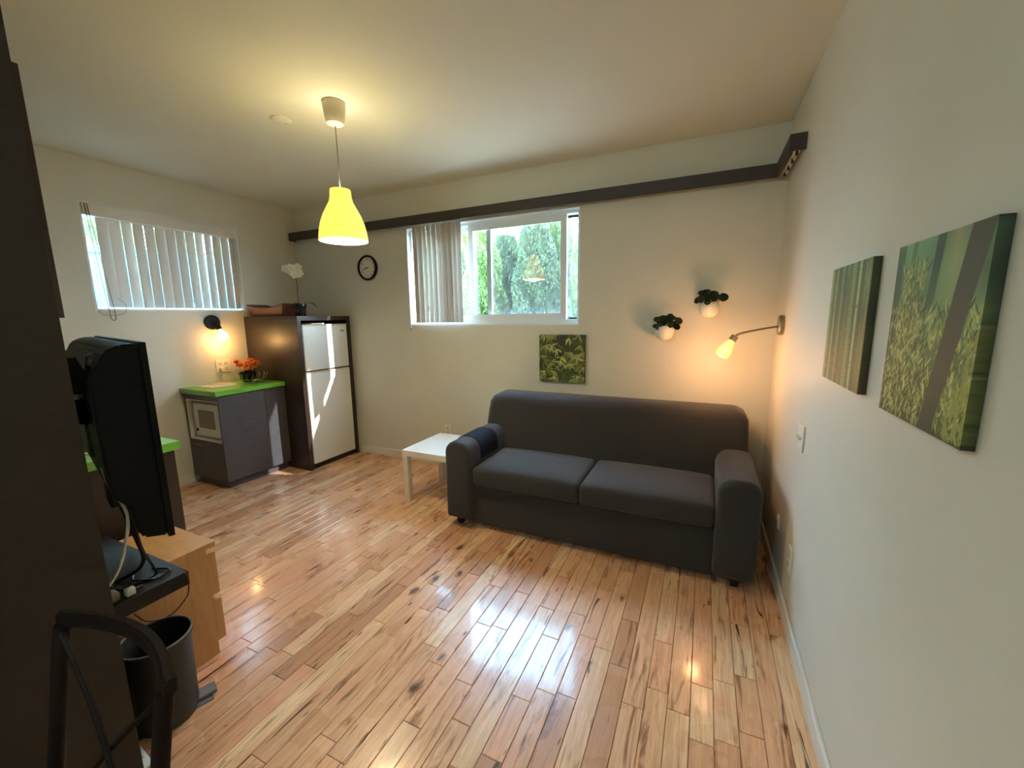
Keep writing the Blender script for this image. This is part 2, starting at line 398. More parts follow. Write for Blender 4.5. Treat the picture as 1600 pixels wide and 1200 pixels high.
# ------------------------------------------------------------------ window 1 (back wall): white sliding window
w1 = st(bm_obj('window_1', frame_bm(1, 3.462, 3.545, BW, (BW[0]+0.035, BW[1]-0.03, BW[2]+0.05, BW[3]-0.04)), M['vinyl']))
def sash(parent, x0, x1, z0, z1, ya, yb, st_w, rail, glass=True):
    s = bm_obj('sash', frame_bm(1, ya, yb, (x0, x1, z0, z1), (x0+st_w, x1-st_w, z0+rail, z1-rail)), M['vinyl'], parent)
    if glass: box('pane', (x0+st_w, (ya+yb)/2-0.002, z0+rail), (x1-st_w, (ya+yb)/2+0.002, z1-rail), M['glass'], s)
    return s
sash(w1, -2.055, -1.095, 1.497, 2.365, 3.466, 3.496, 0.052, 0.052)
sash(w1, -2.708, -1.835, 1.497, 2.365, 3.502, 3.528, 0.045, 0.045)
sc_ = bm_obj('veil_frame', frame_bm(1, 3.530, 3.543, (-1.87, -0.996, 1.497, 2.365), (-1.845, -1.012, 1.512, 2.345)), M['blackgloss'], w1)
box('grey_veil', (-1.845, 3.536, 1.512), (-1.012, 3.5365, 2.345), M['greyveil'], sc_)  # half-clear grey sheet that dulls the view behind it
box('sill', (BW[0], YB+0.0, BW[2]-0.0), (BW[1], 3.462, BW[2]+0.012), M['vinyl'], w1)
st(bm_obj('trim_1', frame_bm(1, YB+0.001, 3.461, (BW[0]+0.0005, BW[1]-0.0005, BW[2]+0.0125, BW[3]-0.0005), (BW[0]+0.012, BW[1]-0.012, BW[2]+0.013, BW[3]-0.012)), M['vinyl']))

# window 2 (left wall)
w2 = st(bm_obj('window_2', frame_bm(0, XL-0.19, XL-0.11, LW, (LW[0]+0.04, LW[1]-0.04, LW[2]+0.05, LW[3]-0.04)), M['vinyl']))
box('mullion', (XL-0.18, 2.17, LW[2]+0.05), (XL-0.12, 2.205, LW[3]-0.04), M['vinyl'], w2)
for (a, b) in ((LW[0]+0.04, 2.17), (2.205, LW[1]-0.04)):
    box('pane', (XL-0.152, a, LW[2]+0.05), (XL-0.148, b, LW[3]-0.04), M['glass'], w2)
st(bm_obj('trim_2', frame_bm(0, XL-0.11, XL-0.0005, (LW[0]+0.0005, LW[1]-0.0005, LW[2]+0.0005, LW[3]-0.0005), (LW[0]+0.014, LW[1]-0.014, LW[2]+0.014, LW[3]-0.008)), M['vinyl']))

# ------------------------------------------------------------------ vertical blinds
def slat_bm(w, z0, z1):
    bm = bmesh.new(); n = 6; pr = []
    for s in (1, -1):
        for k in (range(n+1) if s == 1 else range(n, -1, -1)):
            x = (k/n-0.5)*w; pr.append((x, 0.008*(1-(2*k/n-1)**2)+s*0.0006))
    return prism_bm(pr, 2, z0, z1, bm)
bl = thing('vertical_blind', 'beige vertical blind drawn across the left window under a white headrail', 'blind', (XL-0.05, 2.18, 2.38))
def in_parent(o, par):
    o.matrix_parent_inverse = Matrix.Translation(par.location).inverted(); return o
in_parent(box('headrail', (XL-0.085, LW[0]+0.016, 2.335), (XL+0.012, LW[1]-0.016, 2.426), M['trim'], bl, 0.004), bl)
n2 = 14
first = None
for k in range(n2):
    y = 1.735+k*0.0775
    if first is None:
        first = bm_obj('slat', slat_bm(0.082, LW[2]+0.028-2.38, 2.338-2.38), M['slat'], bl); o = first; soft(o)
    else:
        o = first.copy(); COL.objects.link(o)
    o.location = (0.005, y-2.18, 0); o.rotation_euler = (0, 0, PI/2+math.radians(8.5+RNG.uniform(-2.2, 2.2)+(8 if k in (2, 9, 10) else 0)))
cord = thing('blind_cord', 'thin brown beaded cord loop hanging at the left end of the left window', 'cord', (XL+0.02, 1.66, 2.33))
in_parent(tube('cord', spline([(XL+0.018, 1.625, 2.42), (XL+0.018, 1.645, 2.0), (XL+0.018, 1.668, 1.62), (XL+0.018, 1.675, 1.545), (XL+0.018, 1.70, 1.545), (XL+0.018, 1.70, 1.62), (XL+0.018, 1.67, 2.0), (XL+0.018, 1.64, 2.42)]), 0.0022, M['redcord'], cord, 5), cord)
in_parent(tube('loop', spline([(XL+0.014, 1.61, 1.70), (XL+0.014, 1.60, 1.62), (XL+0.014, 1.655, 1.575), (XL+0.014, 1.76, 1.59), (XL+0.014, 1.78, 1.66), (XL+0.014, 1.73, 1.72)]), 0.0014, M['redcord'], cord, 5), cord)

bl2 = thing('vertical_blind', 'taupe vertical blind bunched at the left half of the back window', 'blind', (-2.36, 3.375, 2.40))
first = None
for k in range(10):
    x = -2.605+k*0.0555
    if first is None:
        first = bm_obj('slat', slat_bm(0.089, 1.478-2.40, -0.005), M['slat'], bl2); soft(first); o = first
    else:
        o = first.copy(); COL.objects.link(o)
    o.location = (x+2.36, 0, 0); o.rotation_euler = (0, 0, math.radians(-22+RNG.uniform(-8, 8)))
for k in range(4):
    in_parent(box('carrier', (-2.55+k*0.13, 3.37, 2.394), (-2.54+k*0.13, 3.38, 2.404), M['white'], bl2), bl2)
tg = thing('wand', 'small clear blind wand weight hanging below the left corner of the back window', 'cord weight', (-2.725, 3.405, 1.40))
lathe('weight', [(0, 0), (0.006, 0.002), (0.008, 0.03), (0.004, 0.036), (0, 0.037)], M['greyplastic'], tg, 12)
tube('cord', [(0, 0, 0.036), (0, 0, 0.99)], 0.0015, M['greyplastic'], tg, 5)

# dark L-shaped valance with track
va = thing('valance', 'long dark brown wooden valance running along the back wall and turning the right corner', 'valance', (-1.97, 3.36, 2.43))
VZ0, VZ1 = 2.403, 2.490
in_parent(box('fascia_board', (-4.315, 3.338, VZ0), (0.382, 3.356, VZ1), M['valance'], va, 0.002), va)
in_parent(box('top_board', (-4.315, 3.356, VZ1-0.016), (0.432, 3.419, VZ1), M['valance'], va), va)
in_parent(box('fascia_board', (0.366, 2.872, VZ0), (0.382, 3.338, VZ1), M['valance'], va, 0.002), va)
in_parent(box('top_board', (0.382, 2.872, VZ1-0.016), (0.445, 3.356, VZ1), M['valance'], va), va)
in_parent(box('end_cap', (0.366, 2.858, VZ0), (0.4455, 2.872, VZ1), M['valance'], va, 0.002), va)
in_parent(box('end_cap', (-4.329, 3.338, VZ0), (-4.315, 3.420, VZ1), M['valance'], va, 0.002), va)
in_parent(box('track', (0.400, 2.90, VZ0+0.02), (0.430, 3.35, VZ0+0.045), M['white'], va), va)
for k in range(7):
    in_parent(box('track_hook', (0.408, 2.93+k*0.065, VZ0-0.004), (0.420, 2.945+k*0.065, VZ0+0.02), M['white'] if k % 2 else M['stemmat'], va), va)

# ------------------------------------------------------------------ sofa
sofa = thing('sofa', 'charcoal grey fabric two-seat sofa against the back wall by the right wall', 'sofa', (-0.665, 2.8, 0))
def rbox(name, a, b, r, m, parent, seg=4): return soft(in_parent(box(name, a, b, m, parent, r, seg), parent), 60)
rbox('base', (-1.46, 2.425, 0.035), (0.125, 3.2, 0.335), 0.02, M['sofa'], sofa)
def arm(x0, x1):
    bm = bmesh.new(); n = 8; hw = (x1-x0)/2; cx = (x0+x1)/2; r = 0.085; top = 0.645; pr = [(x0+0.012, 0.065), (x0, 0.09)]
    pr += [(x0, top-r)]
    for k in range(1, n+1):
        a = PI-PI/2*k/n; pr.append((x0+r+r*math.cos(a), top-r+r*math.sin(a)))
    for k in range(0, n+1):
        a = PI/2-PI/2*k/n; pr.append((x1-r+r*math.cos(a), top-r+r*math.sin(a)))
    pr += [(x1, 0.09), (x1-0.012, 0.065)]
    prism_bm(pr, 1, 2.372, 3.23, bm)
    es = [e for e in bm.edges if all(abs(v.co.y-2.372) < 1e-5 for v in e.verts)]
    bmesh.ops.bevel(bm, geom=es, offset=0.032, segments=4, profile=0.5, affect='EDGES')
    return soft(in_parent(bm_obj('arm', bm, M['sofa'], sofa), sofa), 60)
arm(-1.662, -1.45); arm(0.112, 0.332)
def backrest():
    bm = bmesh.new(); x0, x1 = -1.632, 0.302; n = 8; r = 0.085; NS = 13
    # stations along the height: (z, y_front, y_back)
    stn = [(0.30, 2.87, 3.28), (0.45, 2.885, 3.30), (0.60, 2.935, 3.31), (0.74, 2.985, 3.315), (0.82, 3.015, 3.31), (0.86, 3.035, 3.295), (0.882, 3.07, 3.265), (0.892, 3.12, 3.21)]
    rows = []
    for (z, yf, yb) in stn:
        zz = z/0.892; inset = 0.0
        if z > 0.80: inset = r-math.sqrt(max(0, r*r-(z-0.80)**2))
        a, b = x0+inset, x1-inset; c = min(0.05, (yb-yf)/2.2); ring = []
        for (px, py, sx, sy, a0) in ((a+c, yf+c, -1, -1, PI), (b-c, yf+c, 1, -1, 1.5*PI), (b-c, yb-c, 1, 1, 0), (a+c, yb-c, -1, 1, 0.5*PI)):
            for k in range(5):
                t = a0+0.5*PI*k/4; ring.append((px+c*math.cos(t), py+c*math.sin(t), z))
        rows.append([bm.verts.new(p) for p in ring])
    for A, B in zip(rows, rows[1:]):
        for k in range(len(A)):
            j = (k+1) % len(A); bm.faces.new((A[k], A[j], B[j], B[k]))
    bm.faces.new(rows[0][::-1]); bm.faces.new(rows[-1])
    bmesh.ops.recalc_face_normals(bm, faces=bm.faces)
    return soft(in_parent(bm_obj('backrest', bm, M['sofa'], sofa), sofa), 70)
backrest()
def cushion(x0, x1):
    bm = bmesh.new(); nx, ny = 14, 10; y0, y1, z0, z1 = 2.392, 2.93, 0.335, 0.47
    add_box(bm, (x0, y0, z0), (x1, y1, z1), 0.028, 4)
    bmesh.ops.subdivide_edges(bm, edges=[e for e in bm.edges if e.calc_length() > 0.3], cuts=10, use_grid_fill=True)
    for v in bm.verts:
        u = (v.co.x-x0)/(x1-x0)*2-1; w = (v.co.y-y0)/(y1-y0)*2-1
        if v.co.z > 0.42: v.co.z += 0.022*(1-u**4)*(1-w**4)
        if v.co.y < 2.43: v.co.y -= 0.010*(1-u**4)*math.sin(PI*max(0, min(1, (v.co.z-z0)/(z1-z0))))
    return soft(in_parent(bm_obj('seat_cushion', bm, M['sofa'], sofa), sofa), 70)
cushion(-1.446, -0.671); cushion(-0.667, 0.108)
for (x, y) in ((-1.58, 2.45), (0.23, 2.45), (-1.58, 3.15), (0.23, 3.15)):
    lathe('foot', [(0, 0), (0.026, 0), (0.036, 0.075), (0, 0.075)], M['black'], sofa, 4, Matrix.Translation((x+0.665, y-2.8, 0)) @ Matrix.Rotation(PI/4, 4, 'Z'), 20)
# dark throw over the left arm
def arm_throw():
    bm = bmesh.new(); r = 0.091; top = 0.651; x0, x1 = -1.668, -1.444; pr = [(x0-0.002, 0.42)]
    pts = [(x0-0.002, 0.42), (x0, top-r)]
    for k in range(1, 8): a = PI-PI/2*k/7; pts.append((x0+r+r*math.cos(a), top-r+r*math.sin(a)))
    for k in range(0, 8): a = PI/2-PI/2*k/7; pts.append((x1-r+r*math.cos(a), top-r+r*math.sin(a)))
    pts.append((x1, 0.49))
    outer = [(x, z) for x, z in pts]
    cx = (x0+x1)/2
    inner = [(cx+(x-cx)*0.955, z-0.004 if z > 0.6 else z) for x, z in pts]
    ny = 7; ys = [2.535+0.27*k/(ny-1) for k in range(ny)]
    def row(P, y, sgn): return [bm.verts.new((x+RNG.uniform(-.0006, .0006), y, z)) for x, z in P]
    O = [row(outer, y, 1) for y in ys]; I = [row(inner, y, -1) for y in ys]
    for R_ in (O, I):
        for A, B in zip(R_, R_[1:]):
            for k in range(len(A)-1): bm.faces.new((A[k], A[k+1], B[k+1], B[k]))
    for e in (0, -1):
        for k in range(len(outer)-1): bm.faces.new((O[e][k], O[e][k+1], I[e][k+1], I[e][k]))
    for k in (0, len(outer)-1):
        for j in range(ny-1): bm.faces.new((O[j][k], O[j+1][k], I[j+1][k], I[j][k]))
    bmesh.ops.recalc_face_normals(bm, faces=bm.faces)
    return soft(tag(bm_obj('arm_cover', bm, M['throw']), 'black cloth cover folded over the left arm of the sofa', 'cloth'), 50)
arm_throw()

# ------------------------------------------------------------------ white side table
tb = thing('side_table', 'small square white side table beside the left arm of the sofa', 'table', (-1.945, 2.84, 0))
in_parent(box('tabletop', (-2.215, 2.565, 0.40), (-1.675, 3.115, 0.45), M['lacquer'], tb, 0.002), tb)
for (x, y) in ((-2.213, 2.567), (-1.727, 2.567), (-2.213, 3.063), (-1.727, 3.063)):
    in_parent(box('leg', (x, y, 0), (x+0.05, y+0.05, 0.40), M['lacquer'], tb, 0.002), tb)

# ------------------------------------------------------------------ fridge in its surround
fs = thing('fridge_surround', 'tall dark brown wood surround boxing in the white fridge in the corner', 'cabinet', (-3.95, 3.06, 0))
in_parent(box('side_panel', (XL+0.005, 2.737, 0), (-3.546, 2.777, 1.512), M['wenge'], fs, 0.0015), fs)
in_parent(box('side_panel', (XL+0.005, 3.345, 0), (-3.546, 3.388, 1.512), M['wenge'], fs, 0.0015), fs)
in_parent(box('top_panel', (XL+0.005, 2.737, 1.512), (-3.546, 3.388, 1.557), M['wenge'], fs, 0.0015), fs)
fr = thing('fridge', 'white two-door fridge freezer standing inside the dark wood surround', 'fridge', (-3.9, 3.06, 0))
in_parent(box('body', (-4.25, 2.786, 0.02), (-3.60, 3.336, 1.455), M['enamel'], fr, 0.004), fr)
fd = in_parent(box('fridge_door', (-3.597, 2.786, 0.055), (-3.543, 3.336, 1.000), M['enamel'], fr, 0.010, 3), fr)
zd = in_parent(box('freezer_door', (-3.597, 2.786, 1.014), (-3.543, 3.336, 1.462), M['enamel'], fr, 0.010, 3), fr)
in_parent(box('door_cap', (-3.60, 2.784, 1.462), (-3.540, 3.338, 1.474), M['offwhite'], fr, 0.003), fr)
in_parent(box('gasket', (-3.60, 2.79, 1.0), (-3.556, 3.332, 1.014), M['stemmat'], fr), fr)
in_parent(box('kick_grille', (-3.60, 2.79, 0.0), (-3.565, 3.332, 0.05), M['black'], fr), fr)
in_parent(box('badge', (-3.5425, 3.245, 1.395), (-3.5405, 3.300, 1.408), M['nickel'], fr), fr)
in_parent(box('handle_grip', (-3.5425, 2.80, 0.985), (-3.536, 3.322, 0.999), M['offwhite'], fr, 0.002), fr)
soft(tag(box('paper_stack', (-3.75, 2.93, 1.475), (-3.585, 3.08, 1.487), M['paper'], bevel=0.002), 'crumpled white papers lying on top of the fridge', 'paper'))

# basket, orchid
def tray():
    t = thing('basket', 'low reddish wooden basket on the left of the fridge surround top', 'basket', (-4.03, 2.868, 1.558))
    def rr(sx, sy, z, dip):
        out = []; n = 8
        for (xa_, ya_, xb_, yb2) in ((-1, -1, 1, -1), (1, -1, 1, 1), (1, 1, -1, 1), (-1, 1, -1, -1)):
            for k in range(n):
                u = k/n; x = xa_+(xb_-xa_)*u; y = ya_+(yb2-ya_)*u
                out.append((x*sx, y*sy, z-dip*(1-x*x)))
        return out
    bm = bmesh.new()
    R_ = [[bm.verts.new(p) for p in rr(*q)] for q in ((0.215, 0.085, 0, 0), (0.245, 0.098, 0.06, 0.01), (0.275, 0.112, 0.118, 0.035), (0.266, 0.104, 0.118, 0.035), (0.236, 0.090, 0.06, 0.01), (0.208, 0.078, 0.008, 0))]
    n = len(R_[0])
    for A, B in zip(R_, R_[1:]):
        for k in range(n): bm.faces.new((A[k], A[(k+1) % n], B[(k+1) % n], B[k]))
    bm.faces.new(R_[0][::-1]); bm.faces.new(R_[-1])
    bmesh.ops.recalc_face_normals(bm, faces=bm.faces)
    soft(bm_obj('bowl', bm, M['basket'], t), 50)
    pts = rr(0.271, 0.108, 0.119, 0.035); tube('rim', pts+[pts[0]], 0.006, M['stemmat'], t, 6)
tray()
orch = thing('orchid', 'white orchid in a black pot on the fridge surround', 'plant', (-3.655, 2.868, 1.558))
lathe('pot', [(0, 0), (0.046, 0), (0.060, 0.095), (0.064, 0.098), (0.064, 0.112), (0.057, 0.112), (0.055, 0.095), (0, 0.092)], M['blackgloss'], orch, 24)
tube('stem', spline([(0, 0, 0.08), (-0.015, 0.0, 0.2), (-0.02, 0.01, 0.32), (-0.03, -0.015, 0.42)]), 0.0035, M['stemmat'], orch, 6)
def leaf_bm(bm, base, tip, w, droop=0.0, n=6, fold=0.15, face=None):
    base = Vector(base); tip = Vector(tip); d = tip-base; side = d.cross(Vector(face if face is not None else (0, 0, 1)))
    if side.length < 1e-4: side = Vector((1, 0, 0))
    side.normalize(); nrm = side.cross(d).normalized(); prev = None
    for k in range(n+1):
        t = k/n; c = base+d*t+Vector((0, 0, droop*math.sin(PI*t))); ww = w*math.sin(PI*min(0.97, 0.06+t*0.94))**0.7
        row = [bm.verts.new(c+side*ww+nrm*ww*fold), bm.verts.new(c), bm.verts.new(c-side*ww+nrm*ww*fold)]
        if prev: bm.faces.new((prev[0], prev[1], row[1], row[0])); bm.faces.new((prev[1], prev[2], row[2], row[1]))
        prev = row
def leaf_obj(name, base, tip, w, droop, m, parent, fold=0.15):
    bm = bmesh.new(); leaf_bm(bm, base, tip, w, droop, 6, fold)
    g = bmesh.ops.solidify(bm, geom=bm.faces[:], thickness=0.0015)
    return soft(bm_obj(name, bm, m, parent), 60)
leaf_obj('leaf', (0.01, 0.01, 0.09), (0.02, 0.19, 0.085), 0.018, 0.045, M['leaf'], orch)
leaf_obj('leaf', (0.0, -0.01, 0.09), (0.03, -0.09, 0.10), 0.016, 0.03, M['leaf'], orch)
leaf_obj('leaf', (-0.01, 0.01, 0.09), (-0.10, 0.06, 0.11), 0.016, 0.03, M['leaf'], orch)
for k in range(9):
    a = k*2.4; c = Vector((-0.02+0.03*math.cos(a)*(0.5+0.06*k), -0.02+0.085*math.sin(a)*(0.5+0.06*k), 0.40+0.115*((k*0.37) % 1)-0.02*(k % 3)))
    bm = bmesh.new(); dirn = Vector((0.8, -0.6, 0.1*math.sin(k))).normalized(); x = dirn.cross(Vector((0, 0, 1))).normalized(); y = x.cross(dirn)
    for j in range(5):
        b = 2*PI*j/5+k; t = x*math.cos(b)+y*math.sin(b)
        leaf_bm(bm, c, c+t*0.042+dirn*0.006, 0.021, 0, 4, 0.12, dirn)
    bmesh.ops.solidify(bm, geom=bm.faces[:], thickness=0.001)
    fl = soft(bm_obj('flower', bm, M['petal'], orch), 60)
    lathe('centre', [(0, -0.004), (0.005, 0), (0.004, 0.006), (0, 0.008)], M['offwhite'], fl, 8, aim(dirn, c))

# ------------------------------------------------------------------ microwave counter on the left wall
cc = thing('counter_cabinet', 'dark wood base cabinet with microwave niche beside the fridge surround', 'cabinet', (-4.08, 2.42, 0))
CX, CY0, CY1 = -3.823, 2.10, 2.733
def C_(o): return in_parent(o, cc)
X0 = XL+0.003
C_(box('toe_kick', (X0+0.02, CY0+0.035, 0), (CX-0.05, CY1, 0.075), M['wenge_h'], cc))
C_(box('side_panel', (X0, CY0+0.001, 0.42), (X0+0.018, CY1, 0.862), M['wenge_h'], cc))
C_(box('back_panel', (X0+0.02, CY1-0.018, 0.075), (CX-0.02, CY1, 0.862), M['wenge_h'], cc))
C_(box('rail', (X0+0.018, CY0+0.001, 0.815), (CX-0.02, CY0+0.02, 0.862), M['wenge_h'], cc))
C_(bm_obj('niche_lining', (lambda bm: bm)(frame_bm(1, CY0+0.004, CY0+0.42, (X0+0.019, CX-0.021, 0.435, 0.814), (X0+0.031, CX-0.033, 0.450, 0.806))), M['white'], cc))
C_(box('niche_back', (X0+0.02, CY0+0.42, 0.435), (CX-0.021, CY0+0.43, 0.814), M['white'], cc))
dr = C_(box('drawer_front', (X0+0.002, CY0, 0.078), (CX-0.02, CY0+0.018, 0.43), M['wenge_h'], cc, 0.0015))
box('handle', (-4.245, CY0-0.008, 0.385), (-4.145, CY0, 0.396), M['nickel'], dr, 0.002)
C_(box('front_panel', (CX-0.019, CY0, 0.078), (CX, 2.525, 0.858), M['wenge_h'], cc, 0.0015))
C_(box('front_panel', (CX-0.019, 2.529, 0.078), (CX, CY1, 0.868), M['wenge_h'], cc, 0.0015))
top = thing('countertop', 'bright green laminate countertop on the microwave cabinet', 'countertop', (-4.08, 2.42, 0.88))
bm = bmesh.new(); prism_bm([(X0, CY0-0.025), (CX+0.02, CY0-0.025), (CX+0.02, CY1), (X0, CY1)], 2, 0.8695, 0.912, bm)
bmesh.ops.bevel(bm, geom=bm.edges[:], offset=0.002, segments=1, affect='EDGES')
in_parent(bm_obj('slab', bm, M['green'], top), top)
mw = thing('microwave', 'white microwave oven inside the niche of the dark cabinet', 'microwave', (-4.1, 2.3, 0.452))
def Mw(o): return in_parent(o, mw)
Mw(box('body', (-4.275, 2.155, 0.466), (-3.862, 2.46, 0.775), M['white'], mw, 0.004))
door = Mw(box('door', (-4.275, 2.130, 0.466), (-3.862, 2.154, 0.775), M['white'], mw, 0.005))
box('door_window', (-4.205, 2.1275, 0.545), (-3.965, 2.130, 0.715), M['mwglass'], door, 0.0008)
box('handle', (-4.245, 2.118, 0.512), (-4.232, 2.130, 0.535), M['black'], door, 0.001)
for k in range(2):
    Mw(box('foot', (-4.25+k*0.34, 2.18, 0.4505), (-4.21+k*0.34, 2.22, 0.466), M['black'], mw))
# things on the green counter
pl = thing('flower_pot', 'orange flowers in a black bowl standing in the wire fruit bowl', 'flowers', (-4.10, 2.555, 0.918))
lathe('bowl', [(0, 0.0), (0.035, 0.002), (0.066, 0.035), (0.076, 0.085), (0.070, 0.095), (0.062, 0.07), (0, 0.05)], M['blackgloss'], pl, 24)
for k in range(11):
    a = k*0.9+0.3; rr = (0.04, 0.08)[k % 2]; c = Vector((rr*math.cos(a), rr*math.sin(a)*1.1, 0.15+0.022*(k % 3)))
    tube('stem', [(0.2*c.x, 0.2*c.y, 0.04), tuple(c)], 0.002, M['leaf'], pl, 5)
    bm = bmesh.new()
    for ring_, (w_, l_, up_) in enumerate(((0.018, 0.042, 0.004), (0.015, 0.030, 0.014), (0.010, 0.017, 0.022))):
        fd = Vector((0.55*math.cos(a)+0.45, 0.55*math.sin(a)-0.40, 0.75)).normalized(); fx = fd.cross(Vector((0, 0, 1))).normalized(); fy = fx.cross(fd)
        for j in range(7):
            b = 2*PI*j/7+ring_*0.4; leaf_bm(bm, c+fd*up_*0.5, c+(fx*math.cos(b)+fy*math.sin(b))*l_+fd*up_*1.8, w_, 0.0, 4, 0.2, fd)
    bmesh.ops.solidify(bm, geom=bm.faces[:], thickness=0.001)
    soft(bm_obj('flower', bm, M['orange'], pl), 60)
for k in range(8):
    a = k*0.8; leaf_obj('leaf', (0.02*math.cos(a), 0.02*math.sin(a), 0.05), (0.10*math.cos(a), 0.105*math.sin(a), 0.095+0.03*(k % 2)), 0.016, 0.02, M['leaf2'], pl)
wb = thing('wire_bowl', 'open chrome wire fruit bowl on the green counter', 'bowl', (-4.06, 2.585, 0.9125))
for k in range(14):
    a = 2*PI*k/14; pts = [(r*math.cos(a+0.35*t), r*math.sin(a+0.35*t), z) for t, r, z in ((0, 0.03, 0.005), (.3, .06, .012), (.6, .095, .034), (.85, .118, .066), (1, .128, .095))]
    tube('wire', spline(pts, 4), 0.0018, M['chrome'], wb, 5)
tube('base_ring', [(0.03*math.cos(a), 0.03*math.sin(a), 0.004) for a in [2*PI*k/20 for k in range(21)]], 0.0025, M['chrome'], wb, 5)
for zz, rr in ((0.034, 0.095),):
    tube('hoop', [(rr*math.cos(a), rr*math.sin(a), zz) for a in [2*PI*k/28 for k in range(29)]], 0.0018, M['chrome'], wb, 5)
bk = thing('booklet', 'pale papers lying flat near the wall on the green counter', 'papers', (-4.17, 2.32, 0.9125))
box('sheet', (-0.13, -0.12, 0), (0.10, 0.10, 0.004), M['paper'], bk); 
o = box('cover', (-0.10, -0.01, 0.0045), (0.08, 0.12, 0.009), M['offwhite'], bk); o.rotation_euler = (0, 0, 0.25)

# sconce
sc = thing('wall_sconce', 'black round wall sconce with a bare glowing bulb on the left wall', 'wall lamp', (XL+0.001, 2.425, 1.508))
lathe('backplate', [(0, 0), (0.07, 0), (0.07, 0.018), (0.064, 0.024), (0, 0.026)], M['black'], sc, 32, aim((1, 0, 0)))
tube('arm', spline([(0.024, 0.0, -0.01), (0.05, 0.005, -0.02), (0.07, 0.015, -0.04)]), 0.011, M['black'], sc, 10)
dS = Vector((0.25, 0.2, -0.95)).normalized()
lathe('socket', [(0, 0), (0.021, 0), (0.023, 0.04), (0, 0.042)], M['black'], sc, 20, aim(dS, (0.07, 0.012, -0.03)))
lathe('bulb', [(0.014, 0), (0.016, 0.015), (0.034, 0.04), (0.043, 0.065), (0.036, 0.092), (0.018, 0.105), (0, 0.108)], M['bulb'], sc, 20, aim(dS, Vector((0.07, 0.012, -0.03))+dS*0.042))
def point(name, loc, watts, rgb, r, parent=None):
    l = bpy.data.lights.new(name, 'POINT'); l.energy = watts; l.color = lin(rgb); l.shadow_soft_size = r
    o = bpy.data.objects.new(name, l); COL.objects.link(o); o.location = loc
    if parent is not None: o.parent = parent
    return o
point('sconce_light', Vector((0.07, 0.012, -0.03))+dS*0.16+Vector((0.03, 0, -0.03)), SCONCE_W, (255, 190, 120), 0.04, sc)

# wall plates
def plate(name, label, cat, loc, facing, w, h, outlets=(), switches=(), plug=None):
    t = thing(name, label, cat, loc); t.rotation_euler = (0, 0, {'+x': 0, '-x': PI, '-y': -PI/2}[facing])
    box('cover_plate', (0, -w/2, -h/2), (0.008, w/2, h/2), M['white'], t, 0.003, 2)
    for (y, z) in outlets:
        so = box('socket', (0.008, y-0.017, z-0.015), (0.0105, y+0.017, z+0.015), M['offwhite'], t, 0.001)
        for dy in (-0.006, 0.006): box('slot', (0.0105, y+dy-0.001, z-0.006), (0.0109, y+dy+0.001, z+0.006), M['black'], so)
    for (y, z) in switches: 
        box('switch', (0.008, y-0.006, z-0.012), (0.020, y+0.006, z+0.006), M['white'], t, 0.002)
    if plug: box('plug', (0.0105, plug[0]-0.014, plug[1]-0.016), (0.045, plug[0]+0.014, plug[1]+0.016), M['white'], t, 0.005)
    return t
plate('wall_outlet', 'double outlet plate with plug under the wall sconce on the left wall', 'outlet', (XL, 2.478, 1.075), '+x', 0.135, 0.125, [(-0.03, 0.025), (0.03, 0.025), (0.03, -0.025)], [], (-0.03, -0.025))
plate('wall_outlet', 'white outlet on the back wall behind the white side table', 'outlet', (-2.33, YB, 0.385), '-y', 0.075, 0.12, [(0, 0.022), (0, -0.022)])
plate('light_switch', 'white light switch plate on the right wall below the canvases', 'light switch', (XR, 2.275, 0.945), '-x', 0.115, 0.125, [], [(-0.023, 0), (0.023, 0)])
plate('wall_outlet', 'white outlet low on the right wall nearest the camera', 'outlet', (XR, 2.252, 0.324), '-x', 0.07, 0.13, [(0, 0.022), (0, -0.022)])
plate('cable_socket', 'small white cable socket on the right wall beside the sofa arm', 'outlet', (XR, 2.621, 0.348), '-x', 0.05, 0.07, [(0, 0)])

# ------------------------------------------------------------------ pendant lamp, ceiling plate
PX, PY = -2.022, 1.935
pd = thing('pendant_lamp', 'glowing yellow bell-shaped pendant lamp hanging from the ceiling', 'lamp', (PX, PY, 2.76))
lathe('ceiling_cup', [(0, 0), (0.062, 0), (0.064, -0.012), (0.056, -0.085), (0.047, -0.115), (0.02, -0.125), (0, -0.125)], M['offwhite'], pd, 32)
tube('cord', [(0, 0, -0.12), (0.002, 0, -0.3), (0, 0, -0.51)], 0.003, M['greyplastic'], pd, 6)
prof = [(0.052, -0.480), (0.058, -0.476), (0.060, -0.490), (0.061, -0.515), (0.068, -0.545), (0.086, -0.580), (0.107, -0.620), (0.124, -0.665), (0.134, -0.705), (0.140, -0.745), (0.141, -0.770)]
lathe('shade', prof, M['shade'], pd, 48)
lathe('shade_lining', [(r-0.003, z) for r, z in prof[1:]], M['shade_in'], pd, 48)
lathe('socket', [(0, -0.50), (0.02, -0.50), (0.022, -0.56), (0, -0.56)], M['white'], pd, 16)
lathe('bulb', [(0.012, -0.56), (0.03, -0.60), (0.032, -0.63), (0.02, -0.66), (0, -0.665)], M['bulb'], pd, 16)
point('pendant_light', (0, 0, -0.715), PENDANT_W, (255, 244, 218), 0.08, pd)
point('pendant_top_light', (0, 0, -0.474), PENDANT_W*0.34, (255, 232, 170), 0.01, pd)
cp = thing('ceiling_plate', 'round white cover plate on the ceiling beside the pendant lamp', 'cover plate', (-2.478, 1.942, 2.76))
lathe('disc', [(0, 0), (0.062, 0), (0.062, -0.006), (0.056, -0.010), (0, -0.010)], M['ceiling'], cp, 32)
lathe('screw', [(0, -0.010), (0.004, -0.010), (0.003, -0.012), (0, -0.012)], M['nickel'], cp, 8, Matrix.Translation((0, 0.03, 0)))

